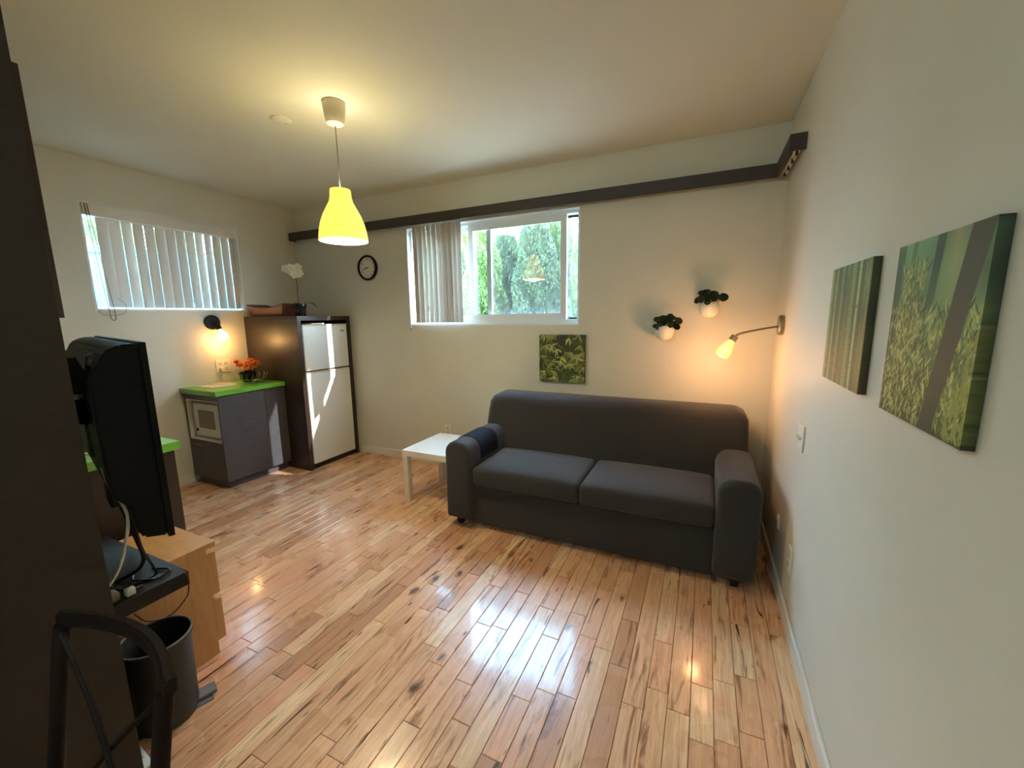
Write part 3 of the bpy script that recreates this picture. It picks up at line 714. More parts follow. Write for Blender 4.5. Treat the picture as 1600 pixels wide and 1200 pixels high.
# fill lamp added behind the camera, out of view, to brighten the room
rl = thing('fill_lamp', 'round white fill lamp added on the ceiling behind the camera', 'lamp', (-1.15, -1.1, 2.76))
lathe('base', [(0, 0), (0.17, 0), (0.17, -0.03), (0, -0.03)], M['white'], rl, 32)
lathe('diffuser', [(0.16, -0.03), (0.155, -0.06), (0.11, -0.085), (0, -0.095)], M['filllamp'], rl, 32)
point('fill_lamp_light', (0, 0, -0.2), FILL_LAMP_W, (222, 250, 250), 0.12, rl)

# ------------------------------------------------------------------ wall lamp on the right wall
wlp = thing('wall_lamp', 'brushed nickel wall lamp with lit opal glass shade by the right corner', 'wall lamp', (XR, 3.08, 1.449))
lathe('backplate', [(0, 0), (0.062, 0), (0.062, 0.024), (0.058, 0.028), (0, 0.028)], M['nickel'], wlp, 32, aim((-1, 0, 0)))
tube('arm', spline([(-0.026, 0, -0.008), (-0.13, 0, -0.028), (-0.215, 0, -0.048), (-0.25, 0, -0.062), (-0.272, 0, -0.088)]), 0.0065, M['nickel'], wlp, 10)
dW = Vector((-0.42, -0.10, -0.72)).normalized(); oW = Vector((-0.262, 0.002, -0.070))
lathe('socket', [(0, 0), (0.022, 0), (0.024, 0.034), (0, 0.036)], M['nickel'], wlp, 24, aim(dW, oW))
lathe('shade', [(0.020, 0.034), (0.027, 0.05), (0.038, 0.085), (0.046, 0.115), (0.048, 0.13), (0.042, 0.148), (0.026, 0.158), (0, 0.161)], M['opal'], wlp, 32, aim(dW, oW))
point('wall_lamp_light', oW+dW*0.25, WALL_LAMP_W, (255, 184, 124), 0.05, wlp)
point('wall_lamp_side_light', oW+Vector((-0.05, -0.13, -0.06)), WALL_LAMP_W*0.25, (255, 188, 130), 0.05, wlp)

# ------------------------------------------------------------------ wall pots with plants
def wall_pot(label, x, z, style):
    t = thing('wall_planter', label, 'plant pot', (x, YB-0.078, z), 'white wall planters')
    lathe('pot', [(0, -0.062), (0.03, -0.058), (0.056, -0.038), (0.068, 0.0), (0.064, 0.035), (0.056, 0.048), (0.052, 0.046), (0.058, 0.03), (0.055, 0.02), (0, 0.018)], M['ceramic'], t, 32)
    box('wall_hook', (-0.01, 0.064, -0.01), (0.01, 0.077, 0.02), M['ceramic'], t)
    for k in range(17):
        a = k*2.39996; q = (k+0.5)/17; r = 0.085*math.sqrt(q)
        if style == 0: dx, dy, dz = r*1.15*math.cos(a)+0.012, -0.55*r*abs(math.sin(a))-0.015, 0.055+0.06*(1-q)+0.02*math.sin(3*k)
        else: dx, dy, dz = r*1.25*math.cos(a), -0.6*r*abs(math.sin(a))-0.01, 0.060+0.055*(1-q)+0.018*math.sin(2*k)
        c = Vector((dx, dy, dz)); stem = tube_bm([(dx*0.25, dy*0.3, 0.02), tuple(c)], 0.0014, 5)
        lf = bm_obj('stem', stem, M['leaf'], t)
        bm = bmesh.new(); nrm = Vector((dx*4, -0.9, 0.7+0.5*math.sin(k*1.7))).normalized(); R0 = 0.021+0.009*((k*0.61) % 1)
        mtx = aim(nrm, c); n = 12
        cv = bm.verts.new(mtx @ Vector((0, 0, -0.004))); rg = [bm.verts.new(mtx @ Vector((R0*math.cos(2*PI*j/n), R0*1.12*math.sin(2*PI*j/n), 0.003*math.cos(4*PI*j/n)))) for j in range(n)]
        for j in range(n): bm.faces.new((cv, rg[j], rg[(j+1) % n]))
        bmesh.ops.solidify(bm, geom=bm.faces[:], thickness=0.0012)
        soft(bm_obj('leaf', bm, M['leaf2'] if (style == 0 and k % 4 == 1) else M['leaf'], t), 60)
    return t
wall_pot('white round wall planter with green plant, lower left of the two', -0.277, 1.392, 0)
wall_pot('white round wall planter with round dark leaves, upper right of the two', 0.020, 1.560, 1)

# ------------------------------------------------------------------ clock
ck = thing('wall_clock', 'round white wall clock with black rim between pendant lamp and back window', 'clock', (-3.257, YB-0.001, 2.052))
ck.rotation_euler = (PI/2, 0, 0)
lathe('rim', [(0, 0), (0.128, 0), (0.130, 0.02), (0.122, 0.032), (0.112, 0.030), (0.107, 0.012), (0.106, 0.006), (0, 0.005)], M['black'], ck, 48)
lathe('dial', [(0, 0.012), (0.107, 0.0135), (0, 0.0138)], M['paper'], ck, 48)
for k in range(1, 13):
    cu_ = bpy.data.curves.new('numeral', 'FONT'); cu_.body = str(k); cu_.size = 0.030; cu_.align_x = 'CENTER'; cu_.align_y = 'CENTER'; cu_.extrude = 0.0004
    cu_.materials.append(M['black']); tmp = bpy.data.objects.new('numeral', cu_); nm = bpy.data.meshes.new_from_object(tmp); bpy.data.objects.remove(tmp); o = bpy.data.objects.new('numeral', nm); COL.objects.link(o); o.parent = ck
    a = PI/2-2*PI*k/12; o.location = (0.085*math.cos(a), 0.085*math.sin(a), 0.0145)
def hand(name, ang, L, w):
    o = box(name, (-w, -0.015, 0.0155), (w, L, 0.0165), M['black'], ck); o.rotation_euler = (0, 0, -ang); return o
hand('hour_hand', 2*PI*(8.72/12), 0.052, 0.003); hand('minute_hand', 2*PI*(43/60)-0.1, 0.078, 0.002)
lathe('hub', [(0, 0.0145), (0.006, 0.0145), (0.006, 0.018), (0, 0.018)], M['black'], ck, 12)

# ------------------------------------------------------------------ canvas prints
def stroke(img, x0, y0, x1, y1, w, col, alpha=1.0):
    n = img.shape[0]; L = math.hypot(x1-x0, y1-y0)
    if L < 1e-6: return
    m = w+1.0/n
    i0, i1 = max(0, int((min(y0, y1)-m)*n)), min(n, int((max(y0, y1)+m)*n)+2); j0, j1 = max(0, int((min(x0, x1)-m)*n)), min(n, int((max(x0, x1)+m)*n)+2)
    if i0 >= i1 or j0 >= j1: return
    yy, xx = np.mgrid[i0:i1, j0:j1]/n
    t = ((xx-x0)*(x1-x0)+(yy-y0)*(y1-y0))/L**2; d = np.abs((xx-x0)*(y1-y0)-(yy-y0)*(x1-x0))/L
    ww = w*np.sin(np.clip(t, 0, 1)*PI)**0.6+0.3/n
    a = (np.clip((ww-d)*n+0.5, 0, 1)*((t > 0) & (t < 1))*alpha)[..., None]
    img[i0:i1, j0:j1] = img[i0:i1, j0:j1]*(1-a)+np.array(col)*a
def smooth_noise(n, cells, rng):
    g = rng.rand(cells+2, cells+2); x = np.linspace(0, cells, n); i = x.astype(int); f = x-i; f = f*f*(3-2*f)
    A = g[np.ix_(i, i)]*(1-f)[None, :]+g[np.ix_(i, i+1)]*f[None, :]; B = g[np.ix_(i+1, i)]*(1-f)[None, :]+g[np.ix_(i+1, i+1)]*f[None, :]
    return A*(1-f)[:, None]+B*f[:, None]
NP = 200
def art_leaves():
    rng = np.random.RandomState(3); n = NP
    nz = smooth_noise(n, 6, rng)[..., None]; img = np.array((50, 62, 26.))*(0.6+0.8*nz)
    for lay in range(3):
        for c in range(26):
            cx, cy = rng.rand(), rng.rand()*1.1
            if 0.4 < cx < 0.62 and cy > 0.72: continue
            base = rng.uniform(-2.6, -0.5); col = np.array([(84, 96, 40), (126, 134, 64), (168, 170, 104)][lay])*rng.uniform(.8, 1.15)
            for k in range(7):
                a = base+rng.uniform(-1.3, 1.3); L = rng.uniform(.09, .2); stroke(img, cx, cy, cx+L*math.cos(a), cy+L*math.sin(a), 0.010, col, .85)
    for c in range(90):
        cx, cy = rng.rand(), rng.rand()*0.25; a = rng.uniform(.6, 2.5); stroke(img, cx, cy, cx+.07*math.cos(a), cy+.07*math.sin(a), .006, (60, 92, 30), .8)
    return img
def art_stems():
    rng = np.random.RandomState(5); n = NP
    v = np.linspace(0, 1, n)[:, None, None]
    img = np.array((104, 126, 78.))*v+np.array((120, 112, 66.))*(1-v)+np.zeros((n, n, 1)); img *= (0.8+0.4*smooth_noise(n, 5, rng)[..., None])
    for k in range(34):
        x = rng.rand(); w = rng.uniform(.006, .022); col = np.array([(80, 98, 56), (140, 156, 98), (168, 178, 124), (62, 72, 42), (112, 138, 82)][rng.randint(5)])*rng.uniform(.85, 1.1)
        j0, j1 = int(max(0, x-w)*n), int(min(1, x+w)*n)+1
        sh = 0.75+0.35*np.sin(np.linspace(0.2, PI-.2, j1-j0))
        img[:, j0:j1] = img[:, j0:j1]*.25+.75*(col*sh[:, None])[None]
        for q in range(5): i = int(rng.rand()*n); img[i:i+1, j0:j1] *= .6
    for k in range(120):
        x, y = rng.rand(), rng.rand()**1.5*.9+.1; a = rng.uniform(0, 6.28); stroke(img, x, y, x+.05*math.cos(a), y+.05*math.sin(a), .005, (60, 96, 48) if y > .5 else (150, 140, 80), .6)
    return img
def art_mist():
    rng = np.random.RandomState(9); n = NP
    v = np.linspace(0, 1, n)[:, None, None]
    img = np.array((104, 146, 108.))*v+np.array((88, 100, 48.))*(1-v)+np.zeros((n, n, 1)); img *= (0.72+0.5*smooth_noise(n, 5, rng)[..., None])
    u = np.linspace(0, 1, n)[None, :]; vv = np.linspace(0, 1, n)[:, None]
    def trunk(ub, ut, wb, wt, col, al):
        c = ub+(ut-ub)*vv; w = wb+(wt-wb)*vv; a = (np.clip((w-np.abs(u-c))*n*.5+.5, 0, 1)*al)[..., None]
        img[:] = img*(1-a)+np.array(col)*a
    g = (np.clip((vv-.45)/.4, 0, 1)*np.clip(1-np.abs(u-.70)/.16, 0, 1))[..., None]; img[:] = img*(1-.75*g)+np.array((176, 172, 122))*.75*g
    trunk(.02, .05, .05, .06, (58, 80, 62), .7); trunk(.12, .24, .03, .03, (66, 86, 64), .5*np.clip(vv*1.4, 0, 1)); trunk(.40, .54, .035, .045, (56, 82, 66), np.clip((vv-.25)*1.6, 0, .95))
    for k in range(1700):
        x, y = rng.rand(), rng.rand()**1.25*.62; 
        if rng.rand() < .25: x = .12+.3*rng.rand(); y = .3+.55*rng.rand()
        a = rng.uniform(.5, 2.4); L = rng.uniform(.025, .085); col = np.array([(206, 206, 134), (164, 176, 98), (104, 126, 62), (56, 74, 36)][rng.randint(4)])
        stroke(img, x, y, x+L*math.cos(a), y+L*math.sin(a), .0042, col, .85)
    trunk(.63, .91, .075, .095, (76, 80, 64), 1.0)
    for k in range(260):
        x, y = .7+.3*rng.rand(), rng.rand()*.5; a = rng.uniform(.5, 2.4)
        if x < .72+.28*y+.08: continue
        stroke(img, x, y, x+.06*math.cos(a), y+.06*math.sin(a), .006, (150, 156, 76), .8)
    return img
def canvas(label, origin, ux, img, size_u, size_v, depth, out):
    """front face centre-free: origin = lower left front corner, ux = unit vector left to right, out = outward normal"""
    t = thing('canvas_print', label, 'picture', origin); n = img.shape[0]
    ux = Vector(ux); out = Vector(out); uz = Vector((0, 0, 1))
    vs = [tuple(ux*size_u*(j/(n-1))+uz*size_v*(i/(n-1))) for i in range(n) for j in range(n)]
    fcs = [(i*n+j, i*n+j+1, (i+1)*n+j+1, (i+1)*n+j) for i in range(n-1) for j in range(n-1)]
    def fin(name, vs, fcs, cols):
        me = bpy.data.meshes.new(name); me.from_pydata(vs, [], fcs); me.materials.append(M['print'])
        at = me.color_attributes.new('print', 'FLOAT_COLOR', 'POINT')
        c = np.clip(cols/255, 0, 1); c = np.where(c <= .04045, c/12.92, ((c+.055)/1.055)**2.4)
        at.data.foreach_set('color', np.concatenate([c, np.ones((len(c), 1))], 1).astype(np.float32).ravel()); me.update()
        bm = bmesh.new(); bm.from_mesh(me); bmesh.ops.recalc_face_normals(bm, faces=bm.faces); bm.to_mesh(me); bm.free()
        o = bpy.data.objects.new(name, me); COL.objects.link(o); o.parent = t; return o
    fin('printed_front', vs, fcs, img.reshape(-1, 3))
    # the print is wrapped round the four edges
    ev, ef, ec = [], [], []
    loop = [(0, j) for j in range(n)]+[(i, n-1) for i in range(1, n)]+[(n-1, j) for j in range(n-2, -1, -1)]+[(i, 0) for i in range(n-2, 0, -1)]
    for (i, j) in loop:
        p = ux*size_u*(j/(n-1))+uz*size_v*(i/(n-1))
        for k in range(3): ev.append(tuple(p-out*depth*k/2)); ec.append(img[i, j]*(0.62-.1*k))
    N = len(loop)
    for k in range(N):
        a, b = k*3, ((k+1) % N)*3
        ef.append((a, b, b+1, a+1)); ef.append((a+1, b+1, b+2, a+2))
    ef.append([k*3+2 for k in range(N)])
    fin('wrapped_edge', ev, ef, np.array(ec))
    return t
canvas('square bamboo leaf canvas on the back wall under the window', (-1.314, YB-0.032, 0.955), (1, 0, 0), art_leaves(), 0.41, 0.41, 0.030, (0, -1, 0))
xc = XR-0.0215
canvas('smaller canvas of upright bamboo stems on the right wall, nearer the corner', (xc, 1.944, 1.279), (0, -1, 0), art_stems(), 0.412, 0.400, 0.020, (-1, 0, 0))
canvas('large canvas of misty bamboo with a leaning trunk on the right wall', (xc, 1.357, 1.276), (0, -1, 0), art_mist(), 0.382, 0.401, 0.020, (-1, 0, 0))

# ------------------------------------------------------------------ left foreground: tall dark cabinet, kitchen run behind it
tc_ = thing('tall_cabinet', 'tall dark brown wooden cabinet side filling the left edge of the room', 'cabinet', (-1.72, 0.15, 0))
in_parent(box('carcass', (-1.99, -0.35, 0.0), (-1.466, 0.458, 2.755), M['wenge_matte'], tc_), tc_)
in_parent(box('end_panel', (-1.466, -0.352, 0.0), (-1.448, 0.460, 2.755), M['wenge_matte'], tc_, 0.001), tc_)
kc = thing('kitchen_cabinet', 'dark base cabinet under the green sink counter behind the television', 'cabinet', (-3.4, 0.8, 0))
def K(o): return in_parent(o, kc)
K(box('end_panel', (-2.505, 0.465, 0.0), (-2.487, 1.125, 0.856), M['wenge'], kc, 0.001))
K(box('carcass', (XL+0.003, 0.465, 0.10), (-2.506, 1.10, 0.70), M['wenge'], kc))
K(box('toe_kick', (XL+0.003, 0.465, 0.0), (-2.506, 1.05, 0.10), M['wenge'], kc))
for k in range(4):
    x = -2.51-k*0.46; d_ = K(box('door', (x-0.452, 1.101, 0.105), (x-0.004, 1.12, 0.855), M['wenge_h'], kc, 0.0015))
    box('handle', (x-0.06, 1.121, 0.70), (x-0.045, 1.14, 0.82), M['nickel'], d_, 0.002)
sk = thing('sink_counter', 'green laminate counter with inset steel sink behind the television', 'countertop', (-3.4, 0.8, 0.88))
def Kc(o): return in_parent(o, sk)
bm = frame_bm(2, 0.858, 0.90, (XL+0.003, -2.475, 0.464, 1.150), (-3.30, -2.64, 0.56, 1.06)); Kc(bm_obj('slab', bm, M['green'], sk))
Kc(bm_obj('sink_rim', frame_bm(2, 0.9005, 0.907, (-3.32, -2.62, 0.54, 1.08), (-3.28, -2.66, 0.58, 1.04)), M['steel'], sk))
bm = bmesh.new(); add_box(bm, (-3.28, 0.58, 0.72), (-2.66, 1.04, 0.9005), 0.0)
for f in [f for f in bm.faces if f.calc_center_median().z > 0.9]: bm.faces.remove(f)
Kc(bm_obj('sink_bowl', bm, M['steel'], sk))
Kc(tube('tap', spline([(-2.97, 0.51, 0.90), (-2.97, 0.51, 1.08), (-2.97, 0.56, 1.13), (-2.97, 0.66, 1.12), (-2.97, 0.68, 1.07)]), 0.011, M['chrome'], sk, 10))
uc = thing('wall_cabinet', 'dark wall cabinet above the sink counter, just past the tall cabinet', 'cabinet', (-3.3, 0.62, 1.95))
def U(o): return in_parent(o, uc)
U(box('carcass', (XL+0.003, 0.463, 1.542), (-2.421, 0.760, 2.49), M['wenge'], uc))
U(box('end_panel', (-2.420, 0.463, 1.542), (-2.404, 0.763, 2.49), M['wenge'], uc, 0.001))
for k in range(4):
    x = -2.406-k*0.485; U(box('door', (x-0.481, 0.764, 1.542), (x-0.003, 0.782, 2.49), M['wenge'], uc, 0.0015))

# chest of drawers
ch = thing('chest_of_drawers', 'light birch chest of drawers on the floor beneath the television', 'chest', (-2.16, 0.74, 0))
def Ch(o): return in_parent(o, ch)
Ch(box('top_panel', (-2.362, 0.49, 0.518), (-1.955, 0.985, 0.54), M['beech'], ch, 0.0012))
for xx in (-2.360, -1.979): Ch(box('side_panel', (xx, 0.492, 0.0), (xx+0.022, 0.945, 0.518), M['beech'], ch, 0.0012))
Ch(box('back_panel', (-2.338, 0.492, 0.03), (-1.979, 0.50, 0.518), M['beech'], ch))
Ch(box('plinth', (-2.338, 0.90, 0.0), (-1.979, 0.92, 0.06), M['beech'], ch))
for (a, b) in ((0.062, 0.262), (0.290, 0.492)):
    d_ = Ch(box('drawer', (-2.358, 0.946, a), (-1.959, 0.982, b), M['beech'], ch, 0.0015))
    box('drawer_box', (-2.33, 0.52, a+0.015), (-1.985, 0.945, b-0.02), M['paper'], d_)

# black wall shelf
sh = thing('wall_shelf', 'black wall shelf holding cables below the television', 'shelf', (-2.0, 0.59, 0.63))
in_parent(box('board', (-2.42, 0.462, 0.605), (-1.600, 0.712, 0.655), M['black'], sh, 0.002), sh)
in_parent(box('bracket', (-2.1, 0.462, 0.595), (-1.8, 0.47, 0.605), M['nickel'], sh), sh)

# television on its arm
tv = thing('television', 'black television seen from behind its right edge, left foreground', 'television', (-1.40, 0.604, 0.898), None, -0.257)
TW, TH = 0.95, 0.564
pr = [(0.0, 0.564), (0.0, 0.0), (-0.054, 0.013), (-0.066, 0.045), (-0.072, 0.11), (-0.100, 0.15), (-0.107, 0.20), (-0.110, 0.36), (-0.110, 0.479), (-0.080, 0.529), (-0.074, 0.546), (-0.040, 0.564)]
bm = prism_bm([(y-0.014, z) for y, z in pr], 0, -TW, 0.0)
bmesh.ops.bevel(bm, geom=[e for e in bm.edges], offset=0.006, segments=2, affect='EDGES')
soft(bm_obj('back_shell', bm, M['tvplastic'], tv), 35)
bm_obj('bezel', frame_bm(1, -0.0145, 0.0, (-TW-0.004, 0.004, -0.004, TH+0.004), (-TW+0.03, -0.03, 0.045, TH-0.03)), M['tvplastic'], tv)
box('screen_panel', (-TW+0.03, -0.0135, 0.045), (-0.03, -0.006, TH-0.03), M['screen'], tv)
for k in range(7): box('vent', (-0.20-k*0.09, -0.127, 0.40), (-0.15-k*0.09, -0.122, 0.44), M['black'], tv, 0.002)
for k in range(3):
    lathe('screw_boss', [(0.022, 0), (0.020, 0.008), (0.012, 0.010), (0.010, 0.004), (0, 0.004)], M['blackgloss'], tv, 16, aim((0, -1, 0.25), (-0.045-k*0.035, -0.108, 0.522-k*0.042)))
box('connector_box', (-0.16, -0.118, 0.10), (-0.07, -0.088, 0.16), M['black'], tv, 0.006)
mt = thing('wall_mount', 'black metal wall mount arm holding the television to the tall cabinet', 'bracket', (-1.62, 0.5, 1.2))
def Mt(o): return in_parent(o, mt)
Mt(box('wall_plate', (-1.68, 0.4605, 1.16), (-1.58, 0.470, 1.42), M['black'], mt, 0.002))
Mt(box('arm', (-1.665, 0.470, 1.24), (-1.635, 0.515, 1.30), M['black'], mt, 0.004))
lathe('pivot', [(0, 0), (0.038, 0), (0.038, 0.05), (0.032, 0.056), (0, 0.056)], M['blackgloss'], mt, 28, Matrix.Translation((0.0, 0.022, 0.07)) @ Matrix.Rotation(PI/2, 4, 'Y') @ Matrix.Translation((0, 0, -0.03)))
for k in range(4): Mt(box('fin', (-1.605+k*0.010, 0.48, 1.325), (-1.602+k*0.010, 0.528, 1.425-k*0.010), M['black'], mt))
Mt(box('tv_plate', (-1.67, 0.5405, 1.12), (-1.60, 0.546, 1.34), M['black'], mt, 0.002))
# plug box screwed to the tall cabinet's rear edge
# cables and small things on the shelf
def cable(label, pts, r, m, group='cables by the television'):
    return tag(tube('cable', spline(pts), r, m, None, 6), label, 'cable', group)
cable('white cable curving down behind the television', [(-1.50, 0.505, 1.12), (-1.50, 0.515, 1.06), (-1.49, 0.532, 1.00), (-1.49, 0.536, 0.95), (-1.50, 0.525, 0.88), (-1.52, 0.505, 0.80), (-1.60, 0.48, 0.70)], 0.0045, M['white'])
cable('thick black cable hanging from the television onto the shelf', [(-1.515, 0.53, 1.02), (-1.52, 0.545, 0.95), (-1.56, 0.575, 0.85), (-1.62, 0.605, 0.76), (-1.70, 0.615, 0.69), (-1.74, 0.58, 0.664), (-1.76, 0.52, 0.664)], 0.006, M['black'])
cable('second black cable hanging straight down from the television to the shelf', [(-1.49, 0.535, 1.02), (-1.50, 0.55, 0.94), (-1.55, 0.58, 0.82), (-1.62, 0.625, 0.72), (-1.66, 0.64, 0.664), (-1.68, 0.56, 0.662)], 0.004, M['black'])
cable('black cord coiled flat across the shelf top', [(-1.72, 0.66, 0.661), (-1.66, 0.685, 0.661), (-1.64, 0.64, 0.661), (-1.70, 0.60, 0.661), (-1.76, 0.63, 0.661), (-1.72, 0.55, 0.661), (-1.64, 0.57, 0.661)], 0.0035, M['blackgloss'])
cable('thin brown cord sagging below the shelf edge', [(-1.604, 0.700, 0.657), (-1.595, 0.704, 0.64), (-1.594, 0.703, 0.60), (-1.594, 0.69, 0.565), (-1.594, 0.64, 0.535), (-1.594, 0.58, 0.555), (-1.597, 0.55, 0.603)], 0.0022, M['redcord'])
soft(tag(rb := box('pouch', (-1.66, 0.475, 0.656), (-1.615, 0.535, 0.690), M['greycloth'], bevel=0.012, seg=3), 'grey mesh pouch at the near end of the shelf', 'pouch'))
ad = thing('plug_adapter', 'small white plug adapter on the shelf beside the grey pouch', 'plug', (-1.626, 0.56, 0.656))
box('body', (-0.010, -0.012, 0), (0.010, 0.012, 0.024), M['white'], ad, 0.003)
for dy in (-0.005, 0.005): box('prong', (-0.003, 0.012, 0.010+dy), (0.003, 0.032, 0.012+dy), M['chrome'], ad)

# waste bin
bn = thing('waste_bin', 'dark grey plastic pedal bin beside the birch chest', 'bin', (-1.822, 0.676, 0))
prof = [(0, 0), (0.094, 0), (0.098, 0.01), (0.106, 0.325), (0.112, 0.328), (0.112, 0.342), (0.104, 0.342), (0.099, 0.31), (0.091, 0.02), (0, 0.02)]
lathe('bucket', prof, M['binplastic'], bn, 40)
tube('rim', [(0.1085*math.cos(a), 0.1085*math.sin(a), 0.343) for a in [2*PI*k/40 for k in range(41)]], 0.004, M['greyplastic'], bn, 6)
pe = box('pedal', (-0.028, 0.085, 0.008), (0.028, 0.155, 0.022), M['greyplastic'], bn, 0.004); pe.rotation_euler = (0, 0, -0.35)
pe = box('base_plate', (-0.05, 0.06, 0.0), (0.05, 0.14, 0.006), M['greyplastic'], bn, 0.002); pe.rotation_euler = (0, 0, -0.35)

# power strip
ps = thing('power_strip', 'white power strip lying on the floor behind the chair', 'power strip', (-1.80, 0.532, 0)); ps.rotation_euler = (0, 0, -0.10)
box('body', (-0.17, -0.028, 0.0), (0.17, 0.028, 0.034), M['white'], ps, 0.004)
for k in range(4): box('socket', (-0.14+k*0.075, -0.018, 0.034), (-0.10+k*0.075, 0.018, 0.0355), M['offwhite'], ps, 0.0005)
cable('white power strip cord bunched on the floor behind the chair', [(-1.66, 0.52, 0.02), (-1.62, 0.53, 0.008), (-1.58, 0.50, 0.008), (-1.60, 0.47, 0.02), (-1.66, 0.475, 0.008), (-1.70, 0.47, 0.008)], 0.005, M['paper'], 'cables by the television')

# chair with a cross back, seen from behind
chr_ = thing('dining_chair', 'dark wooden chair with curved top rail and crossed back, bottom left', 'chair', (-1.02, 0.12, 0))
def Cr(o): return in_parent(o, chr_)
xa, xb, yb_ = -1.230, -0.828, 0.310
def lean(z): return -0.17*(0.895-z)
def bow(x): u = (x-xa)/(xb-xa)*2-1; return yb_+0.045*(1-u*u)
n = 18; bm = bmesh.new(); prev = None
for k in range(n+1):
    x = xa-0.012+(xb-xa+0.024)*k/n; y = bow(min(max(x, xa), xb)); h_ = 0.868
    row = [bm.verts.new((x, y-0.010, h_)), bm.verts.new((x, y+0.010, h_)), bm.verts.new((x, y+0.012, 0.902)), bm.verts.new((x, y-0.008, 0.902))]
    if prev:
        for j in range(4): bm.faces.new((prev[j], prev[(j+1) % 4], row[(j+1) % 4], row[j]))
    else: bm.faces.new(row[::-1])
    prev = row
bm.faces.new(prev); bmesh.ops.recalc_face_normals(bm, faces=bm.faces)
bmesh.ops.bevel(bm, geom=[e for e in bm.edges if abs(e.verts[0].co.x-e.verts[1].co.x) > 0.01], offset=0.005, segments=2, affect='EDGES')
soft(Cr(bm_obj('top_rail', bm, M['chairwood'], chr_)), 50)
for x in (xa, xb):
    Cr(tube('rear_leg', spline([(x, yb_+lean(z)+dy, z) for z, dy in ((0.875, 0), (0.70, 0), (0.46, 0.01), (0.22, 0.08), (0.0, 0.15))]), 0.0142, M['chairwood'], chr_, 10))
for s_ in (1, -1):
    a_, b_ = (xa, xb) if s_ == 1 else (xb, xa)
    pts = []
    for k in range(9):
        t = k/8; x = a_+0.010*s_+(b_-a_-0.02*s_)*t; z = 0.862-0.40*t+0.02*math.sin(PI*t)
        pts.append((x, yb_+0.25*(bow(x)-yb_)+lean(z)-0.006*s_, z))
    Cr(tube('cross_bar', spline(pts, 4), 0.0058, M['chairwood'], chr_, 8))
bm = bmesh.new(); add_box(bm, (xa-0.01, -0.17, 0.435), (xb+0.01, 0.245, 0.465), 0.012, 3); soft(Cr(bm_obj('seat', bm, M['chairwood'], chr_)), 50)
for x in (xa+0.015, xb-0.015): Cr(tube('front_leg', [(x, -0.13, 0.436), (x, -0.145, 0.0)], [0.016, 0.012], M['chairwood'], chr_, 10))
for x in (xa+0.008, xb-0.008): Cr(tube('stretcher', [(x, -0.138, 0.2), (x, yb_-0.035, 0.22)], 0.008, M['chairwood'], chr_, 8))

# ------------------------------------------------------------------ outside
GZ = 1.05
st(box('ground', (-20, YB+0.25, GZ-0.3), (12, 30, GZ), M['soil']))
st(box('ground_side', (-20, -8, GZ-0.3), (XL-0.25, YB+0.25, GZ), M['soil']))
def foliage_mesh(name, n, rx, ry, h, size, m, seed):
    rng = np.random.RandomState(seed); vs = np.zeros((n*4, 3)); th = rng.rand(n)*2*PI; z = rng.rand(n)**0.9
    prof_ = np.clip(1.1-z, 0.05, 1)**0.4*np.clip(0.6+z*3, 0, 1)*(0.82+0.22*np.sin(th*5+z*16))
    r = np.sqrt(0.25+0.75*rng.rand(n))*prof_
    c = np.stack([rx*r*np.cos(th), ry*r*np.sin(th), 0.12+z*h], 1)
    d = np.stack([np.cos(th), np.sin(th), rng.uniform(-.2, 1.2, n)], 1)+rng.normal(0, .5, (n, 3)); d /= np.linalg.norm(d, axis=1)[:, None]
    s = np.cross(d, rng.normal(0, 1, (n, 3))); s /= np.linalg.norm(s, axis=1)[:, None]
    L = (size*rng.uniform(.6, 1.4, n))[:, None]; w = L*0.32
    vs[0::4] = c-d*L*.5; vs[1::4] = c+s*w; vs[2::4] = c+d*L*.5; vs[3::4] = c-s*w
    me = bpy.data.meshes.new(name); me.from_pydata(vs.tolist(), [], [(4*k, 4*k+1, 4*k+2, 4*k+3) for k in range(n)]); me.materials.append(m); return me
cedar = [foliage_mesh('cedar_foliage', 30000, 0.43, 0.43, 1.0, 0.042, M['hedge'], s) for s in (1, 2)]
bush = [foliage_mesh('bush_foliage', 22000, 0.43, 0.43, 1.0, 0.05, M['hedge2'], s) for s in (3, 4)]
trunk_me = lathe_bm([(0.05, 0), (0.04, 0.6), (0.02, 1.0), (0, 1.01)], 10); tme = bpy.data.meshes.new('trunk'); trunk_me.to_mesh(tme); trunk_me.free(); tme.materials.append(M['bark'])
def tree(label, x, y, h, me, group, wscale=1.0):
    t = thing('hedge_tree', label, 'tree', (x, y, GZ), group, random.random()*6)
    a = bpy.data.objects.new('trunk', tme); COL.objects.link(a); a.parent = t; a.scale = (1, 1, h*0.8)
    b = bpy.data.objects.new('foliage', me); COL.objects.link(b); b.parent = t; b.scale = (wscale, wscale, h); b['kind'] = 'stuff'
    return t
row1 = ((-5.24, 6.1, 2.0, 0), (-4.30, 6.12, 2.05, 0), (-3.36, 6.1, 1.62, 2), (-2.42, 6.1, 1.74, 0), (-1.48, 6.12, 2.1, 2), (-0.54, 6.1, 2.1, 0))
row2 = ((-5.34, 7.05, 2.2, 0), (-4.37, 7.1, 1.95, 1), (-3.40, 7.05, 1.72, 0), (-2.43, 7.1, 2.05, 1), (-1.47, 7.05, 2.15, 0))
row3 = ((-5.0, 8.05, 2.2, 0), (-3.98, 8.05, 1.72, 0), (-2.96, 8.05, 2.1, 0), (-1.94, 8.05, 2.4, 0))
ORD = ('first', 'second', 'third', 'fourth', 'fifth', 'sixth')
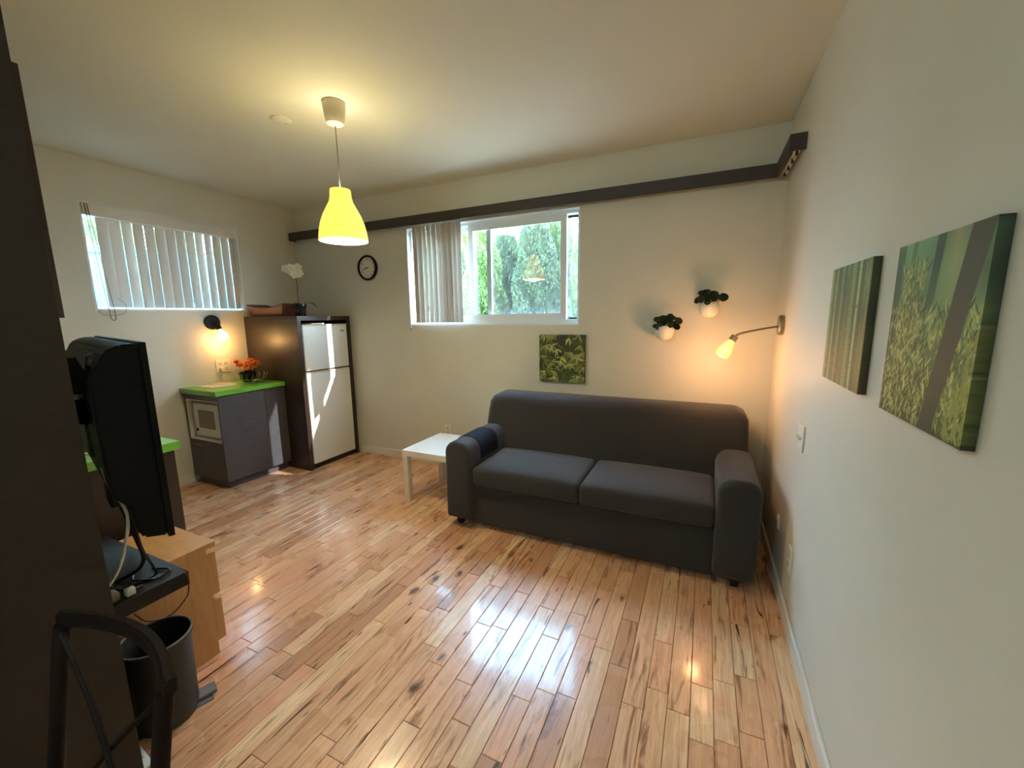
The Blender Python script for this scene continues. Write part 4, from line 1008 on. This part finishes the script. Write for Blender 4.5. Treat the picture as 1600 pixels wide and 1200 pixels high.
for k, (x, y, h, bsh) in enumerate(row1):
    tree('%s green cedar from the left in the hedge row nearest the back window' % ORD[k], x, y, h, bush[k % 2] if bsh else cedar[k % 2], 'hedge outside the back window')
for k, (x, y, h, bsh) in enumerate(row2):
    tree('%s taller tree from the left in the row behind the hedge' % ORD[k], x, y, h, bush[k % 2] if bsh else cedar[k % 2], 'hedge outside the back window')
for k, (x, y, h, bsh) in enumerate(row3):
    tree('%s cedar from the left in the third row, farthest behind the hedge' % ORD[k], x, y, h, cedar[k % 2], 'hedge outside the back window')
for k, (x, y, h) in enumerate(((-7.6, 2.2, 2.0), (-7.6, 3.05, 2.1), (-7.6, 3.9, 2.0), (-7.6, 4.75, 2.2))):
    tree('%s pale green bush from the left beyond the blue fence outside the left window' % ORD[k], x, y, h, bush[k % 2], 'bushes outside the left window')
hs = thing('neighbour_house', 'pale house with terracotta gable beyond the hedge', 'house', (-7.0, 15.0, GZ))
box('wall', (-2.2, 0, 0), (1.6, 3, 2.3), M['housewall'], hs)
bm = prism_bm([(-2.6, 2.3), (2.0, 2.3), (-0.3, 3.5)], 1, -0.3, 3.3); bm_obj('roof', bm, M['roof'], hs)
win = box('window', (-0.9, -0.03, 0.9), (0.1, 0.0, 1.8), M['trim'], hs); box('pane', (-0.82, -0.035, 0.98), (0.02, -0.03, 1.72), M['screen'], win)
fc = thing('garden_fence', 'pale blue painted garden fence outside the left window', 'fence', (-6.4, 3.0, GZ))
for k in range(26): box('fence_board', (-0.01, -2.6+k*0.2, 0.0), (0.012, -2.6+k*0.2+0.199, 1.32), M['cyanfence'], fc, 0.002)
box('top_rail', (-0.03, -2.62, 1.26), (0.03, 2.6, 1.35), M['cyanfence'], fc, 0.004)
bb = thing('garden_bucket', 'blue plastic bucket on the ground among the hedge stems', 'bucket', (-2.05, 5.35, GZ))
lathe('pail', [(0, 0), (0.11, 0), (0.15, 0.30), (0.16, 0.30), (0.16, 0.32), (0.145, 0.32), (0.105, 0.02), (0, 0.02)], M['blueplastic'], bb, 24)
